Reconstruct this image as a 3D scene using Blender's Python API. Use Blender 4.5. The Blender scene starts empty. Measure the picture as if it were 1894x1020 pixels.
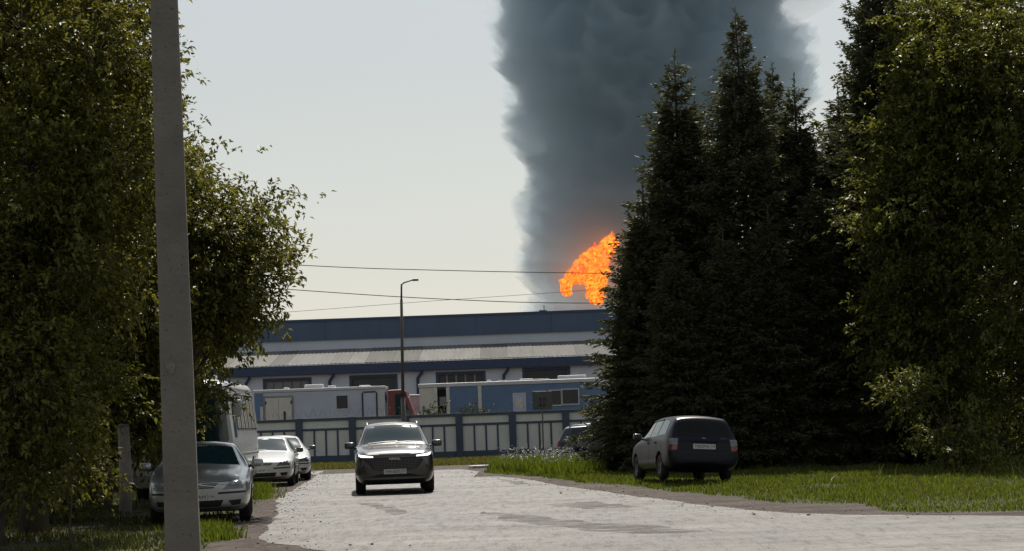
import bpy, bmesh, math, random
import numpy as np
from mathutils import Vector, Matrix, noise, geometry
from mathutils.bvhtree import BVHTree

S = bpy.context.scene
COL = S.collection
R = math.radians
random.seed(7)
RNG = np.random.default_rng(7)

# ------------------------------------------------------------------ camera
FPX, ROLL, PITCH, EYE = 3700.0, R(2.0), R(4.22), 1.56
cam = bpy.data.cameras.new('camera')
cam.sensor_width = 36.0
cam.lens = FPX / 1894.0 * 36.0
cam.clip_start, cam.clip_end = 0.5, 20000.0
camo = bpy.data.objects.new('camera', cam)
COL.objects.link(camo)
camo.matrix_world = Matrix.Translation((0, 0, EYE)) @ Matrix.Rotation(R(90) + PITCH, 4, 'X') @ Matrix.Rotation(-ROLL, 4, 'Z')
S.camera = camo

# ------------------------------------------------------------------ sky, sun, exposure
SUN_EL, SUN_AZ = R(52.0), R(4.0)          # azimuth measured from +Y (straight ahead) towards +X
W = bpy.data.worlds.new('World')
S.world = W
W.use_nodes = True
wn = W.node_tree.nodes
sky = wn.new('ShaderNodeTexSky')
sky.sky_type = 'NISHITA'
sky.sun_disc = False
sky.sun_elevation = SUN_EL
sky.sun_rotation = SUN_AZ
sky.altitude = 0
sky.air_density = 1.6
sky.dust_density = 0.8
sky.ozone_density = 1.0
hs = wn.new('ShaderNodeHueSaturation')            # hazy, nearly colourless summer air
hs.inputs['Saturation'].default_value = 0.36
W.node_tree.links.new(sky.outputs[0], hs.inputs['Color'])
gm_ = wn.new('ShaderNodeGamma')                   # haze evens out the sky between the sun side and the far side
gm_.inputs['Gamma'].default_value = 0.95
W.node_tree.links.new(hs.outputs[0], gm_.inputs['Color'])
W.node_tree.links.new(gm_.outputs[0], wn['Background'].inputs[0])
wn['Background'].inputs[1].default_value = 0.088
sl = bpy.data.lights.new('sun', 'SUN')
sl.energy = 4.9
sl.angle = R(0.55)
sl.color = (1.0, 0.94, 0.84)
suno = bpy.data.objects.new('sun', sl)
COL.objects.link(suno)
sd = Vector((math.sin(SUN_AZ) * math.cos(SUN_EL), math.cos(SUN_AZ) * math.cos(SUN_EL), math.sin(SUN_EL)))
suno.rotation_euler = sd.to_track_quat('Z', 'Y').to_euler()
suno.location = (0, 40, 60)
S.view_settings.view_transform = 'Standard'
S.view_settings.look = 'None'
S.view_settings.exposure = 0.0
S.view_settings.gamma = 1.0
S.view_settings.use_curve_mapping = False
S.render.engine = 'CYCLES'
S.cycles.use_denoising = True
S.cycles.max_bounces = 7
S.cycles.diffuse_bounces = 3
S.cycles.glossy_bounces = 3
S.cycles.transmission_bounces = 4
S.cycles.volume_bounces = 4
S.cycles.transparent_max_bounces = 8
S.cycles.sample_clamp_indirect = 4.0
S.cycles.caustics_reflective = False
S.cycles.caustics_refractive = False


def at(px, py, Y):
    """world point seen at photo pixel (px, py) at the forward distance Y"""
    u, v = px - 947.0, py - 510.0
    a = (u * math.cos(ROLL) - v * math.sin(ROLL)) / FPX
    b = -(u * math.sin(ROLL) + v * math.cos(ROLL)) / FPX
    fy = math.cos(PITCH) - b * math.sin(PITCH)
    fz = math.sin(PITCH) + b * math.cos(PITCH)
    t = Y / fy
    return Vector((a * t, Y, EYE + fz * t))


def gr(px, py):
    """ground point (z = 0) under a photo pixel"""
    p = at(px, py, 1.0)
    t = -EYE / (p.z - EYE)
    return Vector((p.x * t, t, 0.0))


# ------------------------------------------------------------------ materials
def new_mat(name):
    m = bpy.data.materials.new(name)
    m.use_nodes = True
    nt = m.node_tree
    return m, nt, nt.nodes['Principled BSDF'], nt.links


def set_in(b, **k):
    for key, v in k.items():
        b.inputs[key.replace('_', ' ')].default_value = v


def plain(name, col, rough=0.6, metal=0.0, var=0.25, scale=3.0, bump=0.0, bscale=40.0, spec=0.5, coat=0.0, detail=5.0, stretch=None):
    """principled colour with noise-driven tonal variation and optional fine relief"""
    m, nt, b, L = new_mat(name)
    tc = nt.nodes.new('ShaderNodeTexCoord')
    src = tc.outputs['Object']
    if stretch:
        mp = nt.nodes.new('ShaderNodeMapping')
        mp.inputs['Scale'].default_value = stretch
        L.new(src, mp.inputs[0])
        src = mp.outputs[0]
    n = nt.nodes.new('ShaderNodeTexNoise')
    n.inputs['Scale'].default_value = scale
    n.inputs['Detail'].default_value = detail
    n.inputs['Roughness'].default_value = 0.65
    L.new(src, n.inputs['Vector'])
    r = nt.nodes.new('ShaderNodeValToRGB')
    e = r.color_ramp.elements
    e[0].position, e[1].position = 0.3, 0.7
    e[0].color = tuple(c * (1 - var) for c in col) + (1,)
    e[1].color = tuple(min(1, c * (1 + var)) for c in col) + (1,)
    L.new(n.outputs[0], r.inputs[0])
    L.new(r.outputs[0], b.inputs['Base Color'])
    set_in(b, Roughness=rough, Metallic=metal)
    b.inputs['Specular IOR Level'].default_value = spec
    if coat:
        b.inputs['Coat Weight'].default_value = coat
        b.inputs['Coat Roughness'].default_value = 0.11
    if bump:
        n2 = nt.nodes.new('ShaderNodeTexNoise')
        n2.inputs['Scale'].default_value = bscale
        n2.inputs['Detail'].default_value = 6
        L.new(src, n2.inputs['Vector'])
        bp = nt.nodes.new('ShaderNodeBump')
        bp.inputs['Strength'].default_value = bump
        bp.inputs['Distance'].default_value = 0.02
        L.new(n2.outputs[0], bp.inputs['Height'])
        L.new(bp.outputs[0], b.inputs['Normal'])
    return m


def leaf_mat(name, dark, light, trans=0.45, tint=(1.25, 1.25, 0.45), rough=0.45, patch=0.6):
    m, nt, b, L = new_mat(name)
    geo = nt.nodes.new('ShaderNodeNewGeometry')
    tc = nt.nodes.new('ShaderNodeTexCoord')
    n = nt.nodes.new('ShaderNodeTexNoise')
    n.inputs['Scale'].default_value = patch
    n.inputs['Detail'].default_value = 3
    L.new(tc.outputs['Object'], n.inputs['Vector'])
    mx = nt.nodes.new('ShaderNodeMath')
    mx.operation = 'MULTIPLY_ADD'
    L.new(geo.outputs['Random Per Island'], mx.inputs[0])
    mx.inputs[1].default_value = 0.6
    ad = nt.nodes.new('ShaderNodeMath')
    ad.operation = 'MULTIPLY'
    L.new(n.outputs[0], ad.inputs[0])
    ad.inputs[1].default_value = 0.5
    L.new(ad.outputs[0], mx.inputs[2])
    r = nt.nodes.new('ShaderNodeValToRGB')
    e = r.color_ramp.elements
    e[0].position, e[1].position = 0.15, 0.85
    e[0].color, e[1].color = dark + (1,), light + (1,)
    L.new(mx.outputs[0], r.inputs[0])
    L.new(r.outputs[0], b.inputs['Base Color'])
    set_in(b, Roughness=rough)
    b.inputs['Specular IOR Level'].default_value = 0.2
    t = nt.nodes.new('ShaderNodeBsdfTranslucent')
    mu = nt.nodes.new('ShaderNodeMix')
    mu.data_type, mu.blend_type = 'RGBA', 'MULTIPLY'
    mu.inputs['Factor'].default_value = 1.0
    L.new(r.outputs[0], mu.inputs['A'])
    mu.inputs['B'].default_value = tint + (1,)
    L.new(mu.outputs['Result'], t.inputs['Color'])
    ms = nt.nodes.new('ShaderNodeMixShader')
    ms.inputs[0].default_value = trans
    L.new(b.outputs[0], ms.inputs[1])
    L.new(t.outputs[0], ms.inputs[2])
    L.new(ms.outputs[0], nt.nodes['Material Output'].inputs[0])
    return m


def ground_mat(name, cols, scales, bump=0.5, bscale=30.0, rough=0.95, stretch=(1, 1, 1), bdist=0.03, spec=0.3, grain=0):
    """three tones blended by two noises, with relief"""
    m, nt, b, L = new_mat(name)
    tc = nt.nodes.new('ShaderNodeTexCoord')
    mp = nt.nodes.new('ShaderNodeMapping')
    mp.inputs['Scale'].default_value = stretch
    L.new(tc.outputs['Object'], mp.inputs[0])

    def nz(sc, lo, hi):
        n = nt.nodes.new('ShaderNodeTexNoise')
        n.inputs['Scale'].default_value = sc
        n.inputs['Detail'].default_value = 8
        n.inputs['Roughness'].default_value = 0.7
        L.new(mp.outputs[0], n.inputs['Vector'])
        mr = nt.nodes.new('ShaderNodeMapRange')
        mr.inputs[1].default_value, mr.inputs[2].default_value = lo, hi
        L.new(n.outputs[0], mr.inputs[0])
        return mr.outputs[0]

    def mix(f, a, c):
        x = nt.nodes.new('ShaderNodeMix')
        x.data_type = 'RGBA'
        L.new(f, x.inputs['Factor'])
        for s, v in (('A', a), ('B', c)):
            if isinstance(v, tuple):
                x.inputs[s].default_value = v + (1,)
            else:
                L.new(v, x.inputs[s])
        return x.outputs['Result']
    c1 = mix(nz(scales[0], .35, .65), cols[0], cols[1])
    c2 = mix(nz(scales[1], .45, .72), c1, cols[2])
    L.new(c2, b.inputs['Base Color'])
    if grain:
        fi = nt.nodes.new('ShaderNodeMix')
        fi.data_type, fi.blend_type = 'RGBA', 'MULTIPLY'
        fi.inputs['Factor'].default_value = 1.0
        L.new(c2, fi.inputs['A'])
        gn = nt.nodes.new('ShaderNodeTexNoise')
        gn.inputs['Scale'].default_value = grain
        gn.inputs['Detail'].default_value = 9
        gn.inputs['Roughness'].default_value = .9
        mg_ = nt.nodes.new('ShaderNodeMapping')
        mg_.inputs['Scale'].default_value = (2.2, .30, 1)
        L.new(tc.outputs['Object'], mg_.inputs[0])
        L.new(mg_.outputs[0], gn.inputs['Vector'])
        gm = nt.nodes.new('ShaderNodeMapRange')
        gm.inputs[1].default_value, gm.inputs[2].default_value = .32, .62
        gm.inputs[3].default_value, gm.inputs[4].default_value = .34, 1.30
        L.new(gn.outputs[0], gm.inputs[0])
        # thin dark cracks where a distorted noise crosses its mean
        cn_ = nt.nodes.new('ShaderNodeTexNoise')
        cn_.inputs['Scale'].default_value = .32
        cn_.inputs['Detail'].default_value = 6
        cn_.inputs['Roughness'].default_value = .62
        cn_.inputs['Distortion'].default_value = .6
        L.new(mp.outputs[0], cn_.inputs['Vector'])
        c1_ = nt.nodes.new('ShaderNodeMath'); c1_.operation = 'SUBTRACT'; c1_.inputs[1].default_value = .5
        L.new(cn_.outputs[0], c1_.inputs[0])
        c2_ = nt.nodes.new('ShaderNodeMath'); c2_.operation = 'ABSOLUTE'
        L.new(c1_.outputs[0], c2_.inputs[0])
        c3_ = nt.nodes.new('ShaderNodeMapRange')
        c3_.inputs[1].default_value, c3_.inputs[2].default_value = .002, .014
        c3_.inputs[3].default_value, c3_.inputs[4].default_value = .35, 1.0
        L.new(c2_.outputs[0], c3_.inputs[0])
        cm_ = nt.nodes.new('ShaderNodeMath'); cm_.operation = 'MULTIPLY'
        L.new(gm.outputs[0], cm_.inputs[0])
        L.new(c3_.outputs[0], cm_.inputs[1])
        # long worn streaks of passing and turning traffic
        ms_ = nt.nodes.new('ShaderNodeMapping')
        ms_.inputs['Scale'].default_value = (.10, .75, 1)
        ms_.inputs['Rotation'].default_value = (0, 0, .12)
        L.new(tc.outputs['Object'], ms_.inputs[0])
        sn_ = nt.nodes.new('ShaderNodeTexNoise')
        sn_.inputs['Scale'].default_value = 1.3
        sn_.inputs['Detail'].default_value = 7
        sn_.inputs['Roughness'].default_value = .7
        sn_.inputs['Distortion'].default_value = .5
        L.new(ms_.outputs[0], sn_.inputs['Vector'])
        sr_ = nt.nodes.new('ShaderNodeMapRange')
        sr_.inputs[1].default_value, sr_.inputs[2].default_value = .34, .60
        sr_.inputs[3].default_value, sr_.inputs[4].default_value = .55, 1.12
        L.new(sn_.outputs[0], sr_.inputs[0])
        cx_ = nt.nodes.new('ShaderNodeMath'); cx_.operation = 'MULTIPLY'
        L.new(cm_.outputs[0], cx_.inputs[0])
        L.new(sr_.outputs[0], cx_.inputs[1])
        L.new(cx_.outputs[0], fi.inputs['B'])
        L.new(fi.outputs['Result'], b.inputs['Base Color'])
        rr_ = nt.nodes.new('ShaderNodeMapRange')       # polished crowns glare, rough hollows do not
        rr_.inputs[1].default_value, rr_.inputs[2].default_value = .36, .60
        rr_.inputs[3].default_value, rr_.inputs[4].default_value = .84, max(.38, rough - .06)
        L.new(gn.outputs[0], rr_.inputs[0])
        L.new(rr_.outputs[0], b.inputs['Roughness'])
    set_in(b, Roughness=rough)
    b.inputs['Specular IOR Level'].default_value = spec
    n = nt.nodes.new('ShaderNodeTexNoise')
    n.inputs['Scale'].default_value = bscale
    n.inputs['Detail'].default_value = 8
    n.inputs['Roughness'].default_value = 0.75
    if grain:
        L.new(mg_.outputs[0], n.inputs['Vector'])
    else:
        L.new(tc.outputs['Object'], n.inputs['Vector'])
    bp = nt.nodes.new('ShaderNodeBump')
    bp.inputs['Strength'].default_value = bump
    bp.inputs['Distance'].default_value = bdist
    L.new(n.outputs[0], bp.inputs['Height'])
    L.new(bp.outputs[0], b.inputs['Normal'])
    return m


M = {}
M['soil'] = ground_mat('soil_and_turf', ((.035, .045, .015), (.06, .065, .022), (.085, .07, .045)), (1.5, .5))
M['dirt'] = ground_mat('dirt_shoulder', ((.085, .060, .046), (.135, .103, .082), (.055, .039, .030)), (2.2, .9), bump=.9, bscale=9, bdist=.06, grain=3.0)
M['road'] = ground_mat('worn_asphalt', ((.088, .078, .069), (.185, .167, .149), (.048, .042, .036)), (1.3, .35), bump=.4, bscale=3.4, rough=.46, stretch=(.5, .9, 1), bdist=.10, spec=.6, grain=2.6)
def broken(m, lo, hi, scale):
    nt = m.node_tree
    b = nt.nodes['Principled BSDF']
    tc = nt.nodes.new('ShaderNodeTexCoord')
    n = nt.nodes.new('ShaderNodeTexNoise')
    n.inputs['Scale'].default_value = scale
    n.inputs['Detail'].default_value = 7
    n.inputs['Roughness'].default_value = .7
    mp = nt.nodes.new('ShaderNodeMapping')
    mp.inputs['Scale'].default_value = (.5, 1.2, 1)
    nt.links.new(tc.outputs['Object'], mp.inputs[0])
    nt.links.new(mp.outputs[0], n.inputs['Vector'])
    mr = nt.nodes.new('ShaderNodeMapRange')
    mr.inputs[1].default_value, mr.inputs[2].default_value = lo, hi
    nt.links.new(n.outputs[0], mr.inputs[0])
    nt.links.new(mr.outputs[0], b.inputs['Alpha'])
    return m


M['patch'] = broken(ground_mat('dark_road_patch', ((.065, .058, .052), (.11, .10, .09), (.12, .11, .10)), (2.5, 1.1), bump=.6, bscale=16, rough=.8), .40, .72, 2.0)
M['concrete'] = plain('old_concrete', (.215, .188, .172), .9, var=.22, scale=2.2, bump=.6, bscale=35)
M['concrete_light'] = plain('pale_concrete', (.30, .28, .26), .9, var=.15, scale=4, bump=.5, bscale=30)
M['paper'] = plain('torn_paper', (.21, .195, .185), .9, var=.3, scale=20)
M['hole'] = plain('concrete_pit', (.05, .045, .04), .95)
M['fwhite'] = plain('fence_white', (.76, .75, .74), .8, var=.12, scale=1.5, bump=.2, bscale=25, stretch=(1, 1, .4))
M['fblue'] = plain('fence_blue', (.07, .095, .14), .7, var=.16, scale=2.0)
M['wall'] = plain('warehouse_wall', (.64, .68, .75), .8, var=.07, scale=.5, stretch=(1, 1, .3))
M['fascia'] = plain('blue_fascia', (.060, .10, .17), .5, var=.10, scale=.6, stretch=(1, 1, .2))
M['gutter'] = plain('blue_gutter', (.03, .055, .115), .5, var=.12)
M['gate_grey'] = plain('grey_gate', (.25, .25, .24), .7, var=.12)
M['dark_glass'] = plain('dark_window', (.035, .035, .04), .25, var=.3, scale=.8)
M['sheets'] = [plain('roof_sheet_%d' % i, c, .9, var=.14, scale=.9, stretch=(1.6, .25, 1), spec=.15) for i, c in enumerate(
    [(.22, .215, .205), (.15, .145, .138), (.19, .185, .175), (.12, .117, .11)])]
M['van_white'] = plain('white_panel', (.52, .53, .55), .45, var=.07, scale=1.2)
M['van_pale'] = plain('pale_blue_panel', (.46, .50, .58), .5, var=.09, scale=.8)
M['van_cream'] = plain('cream_panel', (.60, .58, .52), .55, var=.08)
M['van_blue'] = plain('blue_panel', (.11, .185, .31), .5, var=.12, scale=.9)
M['red'] = plain('red_cab_paint', (.17, .028, .033), .35, var=.15, coat=.5)
M['pinkish'] = plain('faded_pink_body', (.42, .33, .34), .6, var=.1)
M['black'] = plain('black_rubber', (.012, .012, .013), .75, var=.2)
M['trim'] = plain('black_trim', (.016, .016, .018), .45, var=.15)
M['steel'] = plain('grey_steel', (.16, .16, .16), .5, .6, var=.15)
M['post_brown'] = plain('lamp_post_paint', (.11, .085, .08), .6, var=.2)
M['sign_back'] = plain('sign_back', (.10, .105, .10), .55, var=.2, scale=4)
M['wire'] = plain('wire', (.06, .06, .06), .6)
M['bark'] = plain('bark', (.07, .055, .042), .95, var=.4, scale=6, bump=.8, bscale=18, stretch=(1, 1, .25))
M['bark_light'] = plain('weathered_post', (.30, .27, .24), .9, var=.3, scale=6, bump=.5)
M['glass'] = plain('car_glass', (.010, .034, .042), .05, var=.1, spec=.5)
M['glass'].node_tree.nodes['Principled BSDF'].inputs['IOR'].default_value = 1.6
M['glass_dusty'] = plain('dusty_car_glass', (.009, .009, .010), .22, var=.3, scale=5, spec=.25)
M['lens'] = plain('lamp_lens', (.20, .205, .21), .08, var=.2, scale=14, spec=.8)
M['lens_dark'] = plain('smoked_lens', (.05, .05, .055), .08, var=.3, scale=10, spec=.8)
M['red_lens'] = plain('red_lens', (.22, .012, .012), .15, var=.2, scale=14, spec=.8)
M['chrome'] = plain('chrome', (.65, .65, .65), .15, 1.0, var=.05)
M['plate'] = plain('number_plate', (.62, .62, .60), .5, var=.05)
M['ink'] = plain('plate_ink', (.02, .02, .02), .6)
M['alloy'] = plain('alloy_rim', (.42, .42, .43), .35, .8, var=.1)


def paint(name, col, metal=.6, rough=.32):
    m = plain(name, col, rough, metal, var=.06, scale=.8, coat=1.0)
    return m


M['p_suv'] = paint('dark_brown_grey_paint', (.055, .050, .046), .55, .3)
M['p_silver'] = paint('silver_paint', (.40, .415, .43), .6, .32)
M['p_white'] = paint('white_paint', (.58, .58, .575), .0, .35)
M['p_blue'] = paint('dark_blue_paint', (.010, .011, .022), .1, .35)
M['p_blue'].node_tree.nodes['Principled BSDF'].inputs['Coat Weight'].default_value = .06
M['p_blue'].node_tree.nodes['Principled BSDF'].inputs['Specular IOR Level'].default_value = .25
M['p_black'] = paint('grey_black_paint', (.045, .05, .06), .4, .3)
M['bus_white'] = plain('bus_white_paint', (.50, .51, .52), .4, var=.08, scale=1.0, coat=.3)
em, nt, b, L = new_mat('lit_running_lamp')
set_in(b, Base_Color=(.9, .9, .9, 1), Emission_Color=(1, .98, .95, 1), Emission_Strength=1.6)
M['drl'] = em

M['leaf_l'] = leaf_mat('maple_leaf', (.022, .029, .010), (.225, .22, .062), .38, (1.3, 1.25, .6))
M['leaf_r'] = leaf_mat('broad_leaf', (.020, .028, .010), (.21, .22, .066), .40, (1.3, 1.25, .6))
M['needle'] = leaf_mat('spruce_needle', (.030, .038, .022), (.135, .14, .078), .24, (1.2, 1.2, .6), .55)
M['grass'] = leaf_mat('grass_blade', (.038, .056, .010), (.17, .195, .036), .42, (1.2, 1.3, .5), .5, .9)
M['grass_dry'] = leaf_mat('dry_grass_blade', (.07, .08, .02), (.20, .18, .07), .35, (1.2, 1.2, .6), .5, .9)
M['grass_shaded'] = leaf_mat('brown_shaded_grass_blade', (.03, .036, .012), (.10, .105, .032), .3, (1.2, 1.2, .6), .55, .9)  # browner blades, with the tree shade darkened into their colour
M['petal'] = plain('white_flower', (.62, .60, .60), .7, var=.15)


# ------------------------------------------------------------------ mesh helpers
class MB:
    def __init__(self):
        self.v, self.f = [], []

    def add(self, v, f):
        o = len(self.v)
        self.v += [tuple(p) for p in v]
        self.f += [tuple(i + o for i in q) for q in f]
        return self

    def box(self, x0, x1, y0, y1, z0, z1):
        return self.add([(x0, y0, z0), (x1, y0, z0), (x1, y1, z0), (x0, y1, z0), (x0, y0, z1), (x1, y0, z1), (x1, y1, z1), (x0, y1, z1)],
                        [(0, 3, 2, 1), (4, 5, 6, 7), (0, 1, 5, 4), (1, 2, 6, 5), (2, 3, 7, 6), (3, 0, 4, 7)])

    def tube(self, path, radii, n=8, cap=True):
        P = [Vector(p) for p in path]
        if not hasattr(radii, '__len__'):
            radii = [radii] * len(P)
        v, f = [], []
        for i, p in enumerate(P):
            d = (P[min(i + 1, len(P) - 1)] - P[max(i - 1, 0)]).normalized()
            a = d.orthogonal().normalized() if i == 0 else (a - d * a.dot(d)).normalized()
            b_ = d.cross(a)
            for k in range(n):
                t = 2 * math.pi * k / n
                v.append(p + (a * math.cos(t) + b_ * math.sin(t)) * radii[i])
        for i in range(len(P) - 1):
            for k in range(n):
                k2 = (k + 1) % n
                f.append((i * n + k, i * n + k2, (i + 1) * n + k2, (i + 1) * n + k))
        if cap:
            f.append(tuple(range(n))[::-1])
            f.append(tuple((len(P) - 1) * n + k for k in range(n)))
        return self.add(v, f)

    def lathe_x(self, prof, n=28, cx=0, cy=0, cz=0):
        """profile of (x, radius) turned about the x axis"""
        v, f = [], []
        m = len(prof)
        for k in range(n):
            t = 2 * math.pi * k / n
            for (x, r) in prof:
                v.append((cx + x, cy + r * math.cos(t), cz + r * math.sin(t)))
        for k in range(n):
            k2 = (k + 1) % n
            for i in range(m - 1):
                f.append((k * m + i, k * m + i + 1, k2 * m + i + 1, k2 * m + i))
        return self.add(v, f)

    def prism(self, poly, z0, z1):
        n = len(poly)
        v = [(x, y, z0) for x, y in poly] + [(x, y, z1) for x, y in poly]
        f = [tuple(range(n))[::-1], tuple(range(n, 2 * n))] + [(i, (i + 1) % n, n + (i + 1) % n, n + i) for i in range(n)]
        return self.add(v, f)

    def build(self, name, mat, parent=None, smooth=False, bevel=0, seg=2):
        me = bpy.data.meshes.new(name)
        me.from_pydata(self.v, [], self.f)
        return link(name, me, mat, parent, smooth, bevel, seg)


def link(name, me, mat, parent=None, smooth=False, bevel=0, seg=2):
    if mat is not None:
        me.materials.clear()
        me.materials.append(mat)
    if bevel:
        bm = bmesh.new()
        bm.from_mesh(me)
        bmesh.ops.bevel(bm, geom=bm.edges[:], offset=bevel, segments=seg, affect='EDGES', profile=.5, clamp_overlap=True)
        bm.to_mesh(me)
        bm.free()
    if smooth:
        me.polygons.foreach_set('use_smooth', [True] * len(me.polygons))
    o = bpy.data.objects.new(name, me)
    COL.objects.link(o)
    if parent is not None:
        o.parent = parent
    return o


def np_mesh(name, V, F, mat, parent=None, smooth=False):
    """V (n,3), F (m,k) all faces with k corners"""
    me = bpy.data.meshes.new(name)
    V = np.ascontiguousarray(V, dtype=np.float32)
    F = np.ascontiguousarray(F, dtype=np.int32)
    m, k = F.shape
    me.vertices.add(len(V))
    me.vertices.foreach_set('co', V.ravel())
    me.loops.add(m * k)
    me.loops.foreach_set('vertex_index', F.ravel())
    me.polygons.add(m)
    me.polygons.foreach_set('loop_start', np.arange(0, m * k, k, dtype=np.int32))
    me.update(calc_edges=True)
    return link(name, me, mat, parent, smooth)


def tag(o, label=None, cat=None, group=None, kind=None):
    if label:
        o['label'] = label
    if cat:
        o['category'] = cat
    if group:
        o['group'] = group
    if kind:
        o['kind'] = kind
    return o


def thing(name, label, cat, loc=(0, 0, 0), rz=0.0, group=None):
    o = bpy.data.objects.new(name, None)
    o.empty_display_size = .3
    COL.objects.link(o)
    o.location = loc
    o.rotation_euler = (0, 0, rz)
    return tag(o, label, cat, group)


def text_mesh(name, s, size, mat, parent, loc, rot, depth=.002):
    c = bpy.data.curves.new(name, 'FONT')
    c.body, c.size, c.align_x, c.align_y, c.extrude = s, size, 'CENTER', 'CENTER', depth
    t = bpy.data.objects.new(name, c)
    COL.objects.link(t)
    bpy.context.view_layer.update()
    me = bpy.data.meshes.new_from_object(t.evaluated_get(bpy.context.evaluated_depsgraph_get()))
    bpy.data.objects.remove(t)
    o = link(name, me, mat, parent)
    o.location, o.rotation_euler = loc, rot
    return o
# ------------------------------------------------------------------ ground, road, shoulders
tag(MB().box(-4000, 4000, -60, 7000, -1.0, 0.0).build('ground', M['soil']), kind='structure')


def resample(pts, step, jit, seed, closed=True):
    out = []
    n = len(pts)
    for i in range(n if closed else n - 1):
        a, b_ = pts[i], pts[(i + 1) % n]
        k = max(1, int((b_ - a).length / step))
        for j in range(k):
            p = a.lerp(b_, j / k)
            q = Vector((p.x * 1.3 + seed, p.y * .7, seed))
            w = jit * (noise.noise(q) + .5 * noise.noise(q * 2.7))
            out.append(Vector((p.x + w, p.y + w * 1.6, 0)))
    return out


def sheet(name, pts, z, mat, seed, step=.6, jit=.22):
    P = resample(pts, step, jit, seed)
    tri = geometry.tessellate_polygon([P])
    me = bpy.data.meshes.new(name)
    me.from_pydata([(p.x, p.y, z) for p in P], [], [tuple(t) for t in tri])
    bm = bmesh.new()
    bm.from_mesh(me)
    bmesh.ops.recalc_face_normals(bm, faces=bm.faces[:])
    if sum(f.normal.z for f in bm.faces) < 0:
        bmesh.ops.reverse_faces(bm, faces=bm.faces[:])
    bm.to_mesh(me)
    bm.free()
    return link(name, me, mat)


grass_edge = [(905, 868), (893, 877), (961, 882), (1005, 884), (1063, 893), (1147, 899), (1307, 916), (1448, 931),
              (1609, 934), (1630, 945), (1661, 951), (1894, 947), (2250, 945)]
road_r = [(885, 874), (877, 884), (924, 883), (978, 889), (1029, 899), (1096, 908), (1180, 920), (1283, 934), (1448, 951), (1562, 954), (1894, 957), (2400, 965)]
road_l = [(600, 872), (562, 896), (515, 924), (506, 960), (481, 999), (520, 1008), (600, 1021), (760, 1045)]
dirt_l = [(470, 870), (492, 905), (470, 935), (432, 968), (396, 990), (376, 1030), (340, 1100)]
dirt_poly = ([gr(*p) for p in grass_edge] + [Vector((40, 18, 0)), Vector((-8, 18, 0))] + [gr(*p) for p in dirt_l[::-1]]
             + [Vector((-40, 66, 0)), Vector((-40, 77, 0)), Vector((30, 77, 0)), Vector((30, 70, 0))])
tag(sheet('dirt_shoulder', dirt_poly, .004, M['dirt'], 3.1, jit=.3), kind='structure')
road_poly = [gr(*p) for p in road_r] + [Vector((30, 20, 0)), Vector((0, 21, 0))] + [gr(*p) for p in road_l[::-1]] + [Vector((-9, 69.5, 0)), Vector((-2, 70, 0))]
tag(sheet('road', road_poly, .008, M['road'], 9.7, step=.3, jit=.09), kind='structure')
for i, pp in enumerate([[(890, 948), (960, 955), (1100, 967), (1230, 978), (1340, 988), (1180, 990), (1040, 980), (930, 964)],
                        [(660, 932), (700, 934), (760, 950), (735, 955), (690, 944)],
                        [(915, 888), (960, 892), (1000, 899), (950, 899)],
                        [(1000, 936), (1090, 930), (1210, 941), (1090, 943)]]):
    tag(sheet('road_patch', [gr(*p) for p in pp], .012, M['patch'], 20 + i * 3.3, step=.25, jit=.16), kind='structure')

# ------------------------------------------------------------------ panel fence
FD = 91.0
fence = thing('panel_fence', 'long concrete panel fence with white fields and dark blue posts and rails', 'fence', (0, FD, 0))
PW, FH = 2.42, 2.06
x0 = at(850, 810, FD).x - PW * 9
post_me = panel_me = None
for i in range(17):
    x = x0 + i * PW
    if post_me is None:
        p = MB().box(-.16, .16, -.13, .13, -.2, FH + .02).build('post', M['fblue'], fence, bevel=.012)
        post_me = p.data
    else:
        p = link('post', post_me, None, fence)
    p.location = (x, 0, 0)
    if i == 16:
        break
    if panel_me is None:
        pn = MB().box(-PW / 2 + .162, PW / 2 - .162, -.03, .03, .02, FH - .06).build('panel', M['fwhite'], fence)
        panel_me = pn.data
        subs = [('bottom_rail', (-PW / 2 + .164, PW / 2 - .164, -.085, .085, 0, .36)), ('mid_rail', (-PW / 2 + .164, PW / 2 - .164, -.07, .07, 1.50, 1.60)),
                ('top_rail', (-PW / 2 + .164, PW / 2 - .164, -.1, .1, FH - .12, FH))]
        for bx in (-.53, 0, .53):
            subs.append(('batten', (bx - .04, bx + .04, -.062, .062, .362, 1.498)))
        sub_me = [(n, MB().box(*d).build(n, M['fblue'], pn, bevel=.006).data) for n, d in subs]
    else:
        pn = link('panel', panel_me, None, fence)
        for n, me in sub_me:
            link(n, me, None, pn)
    pn.location = (x + PW / 2, 0, 0)
# coiled wire on the fence top
mb = MB()
pts = []
for k in range(3200):
    t = k / 3200
    a = t * 2 * math.pi * 90
    pts.append((x0 + t * PW * 16, .16 * math.cos(a), FH + .24 + .16 * math.sin(a)))
mb.tube(pts, .006, 3)
bw = mb.build('barbed_wire', M['wire'])
bw.location = (0, FD, 0)
tag(bw, 'thin coil of barbed wire along the top of the panel fence', 'barbed wire')

# ------------------------------------------------------------------ warehouse behind
WD = 150.0
wh = thing('warehouse', 'long pale warehouse with dark blue fascia and grey lean-to roof', 'warehouse', (0, WD, 0))


def wz(px, py, D=WD):
    return at(px, py, D).z


XL, XR = -42.0, 30.0
xc = 790
z_eave, z_gut = wz(xc, 669), wz(xc, 687)
BD = 9.0                                        # the tall hall stands behind the lean-to
z_rt = at(xc, 642, WD + BD).z
z_f0, z_f1 = at(xc, 624, WD + BD).z, at(xc, 586, WD + BD).z
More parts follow.
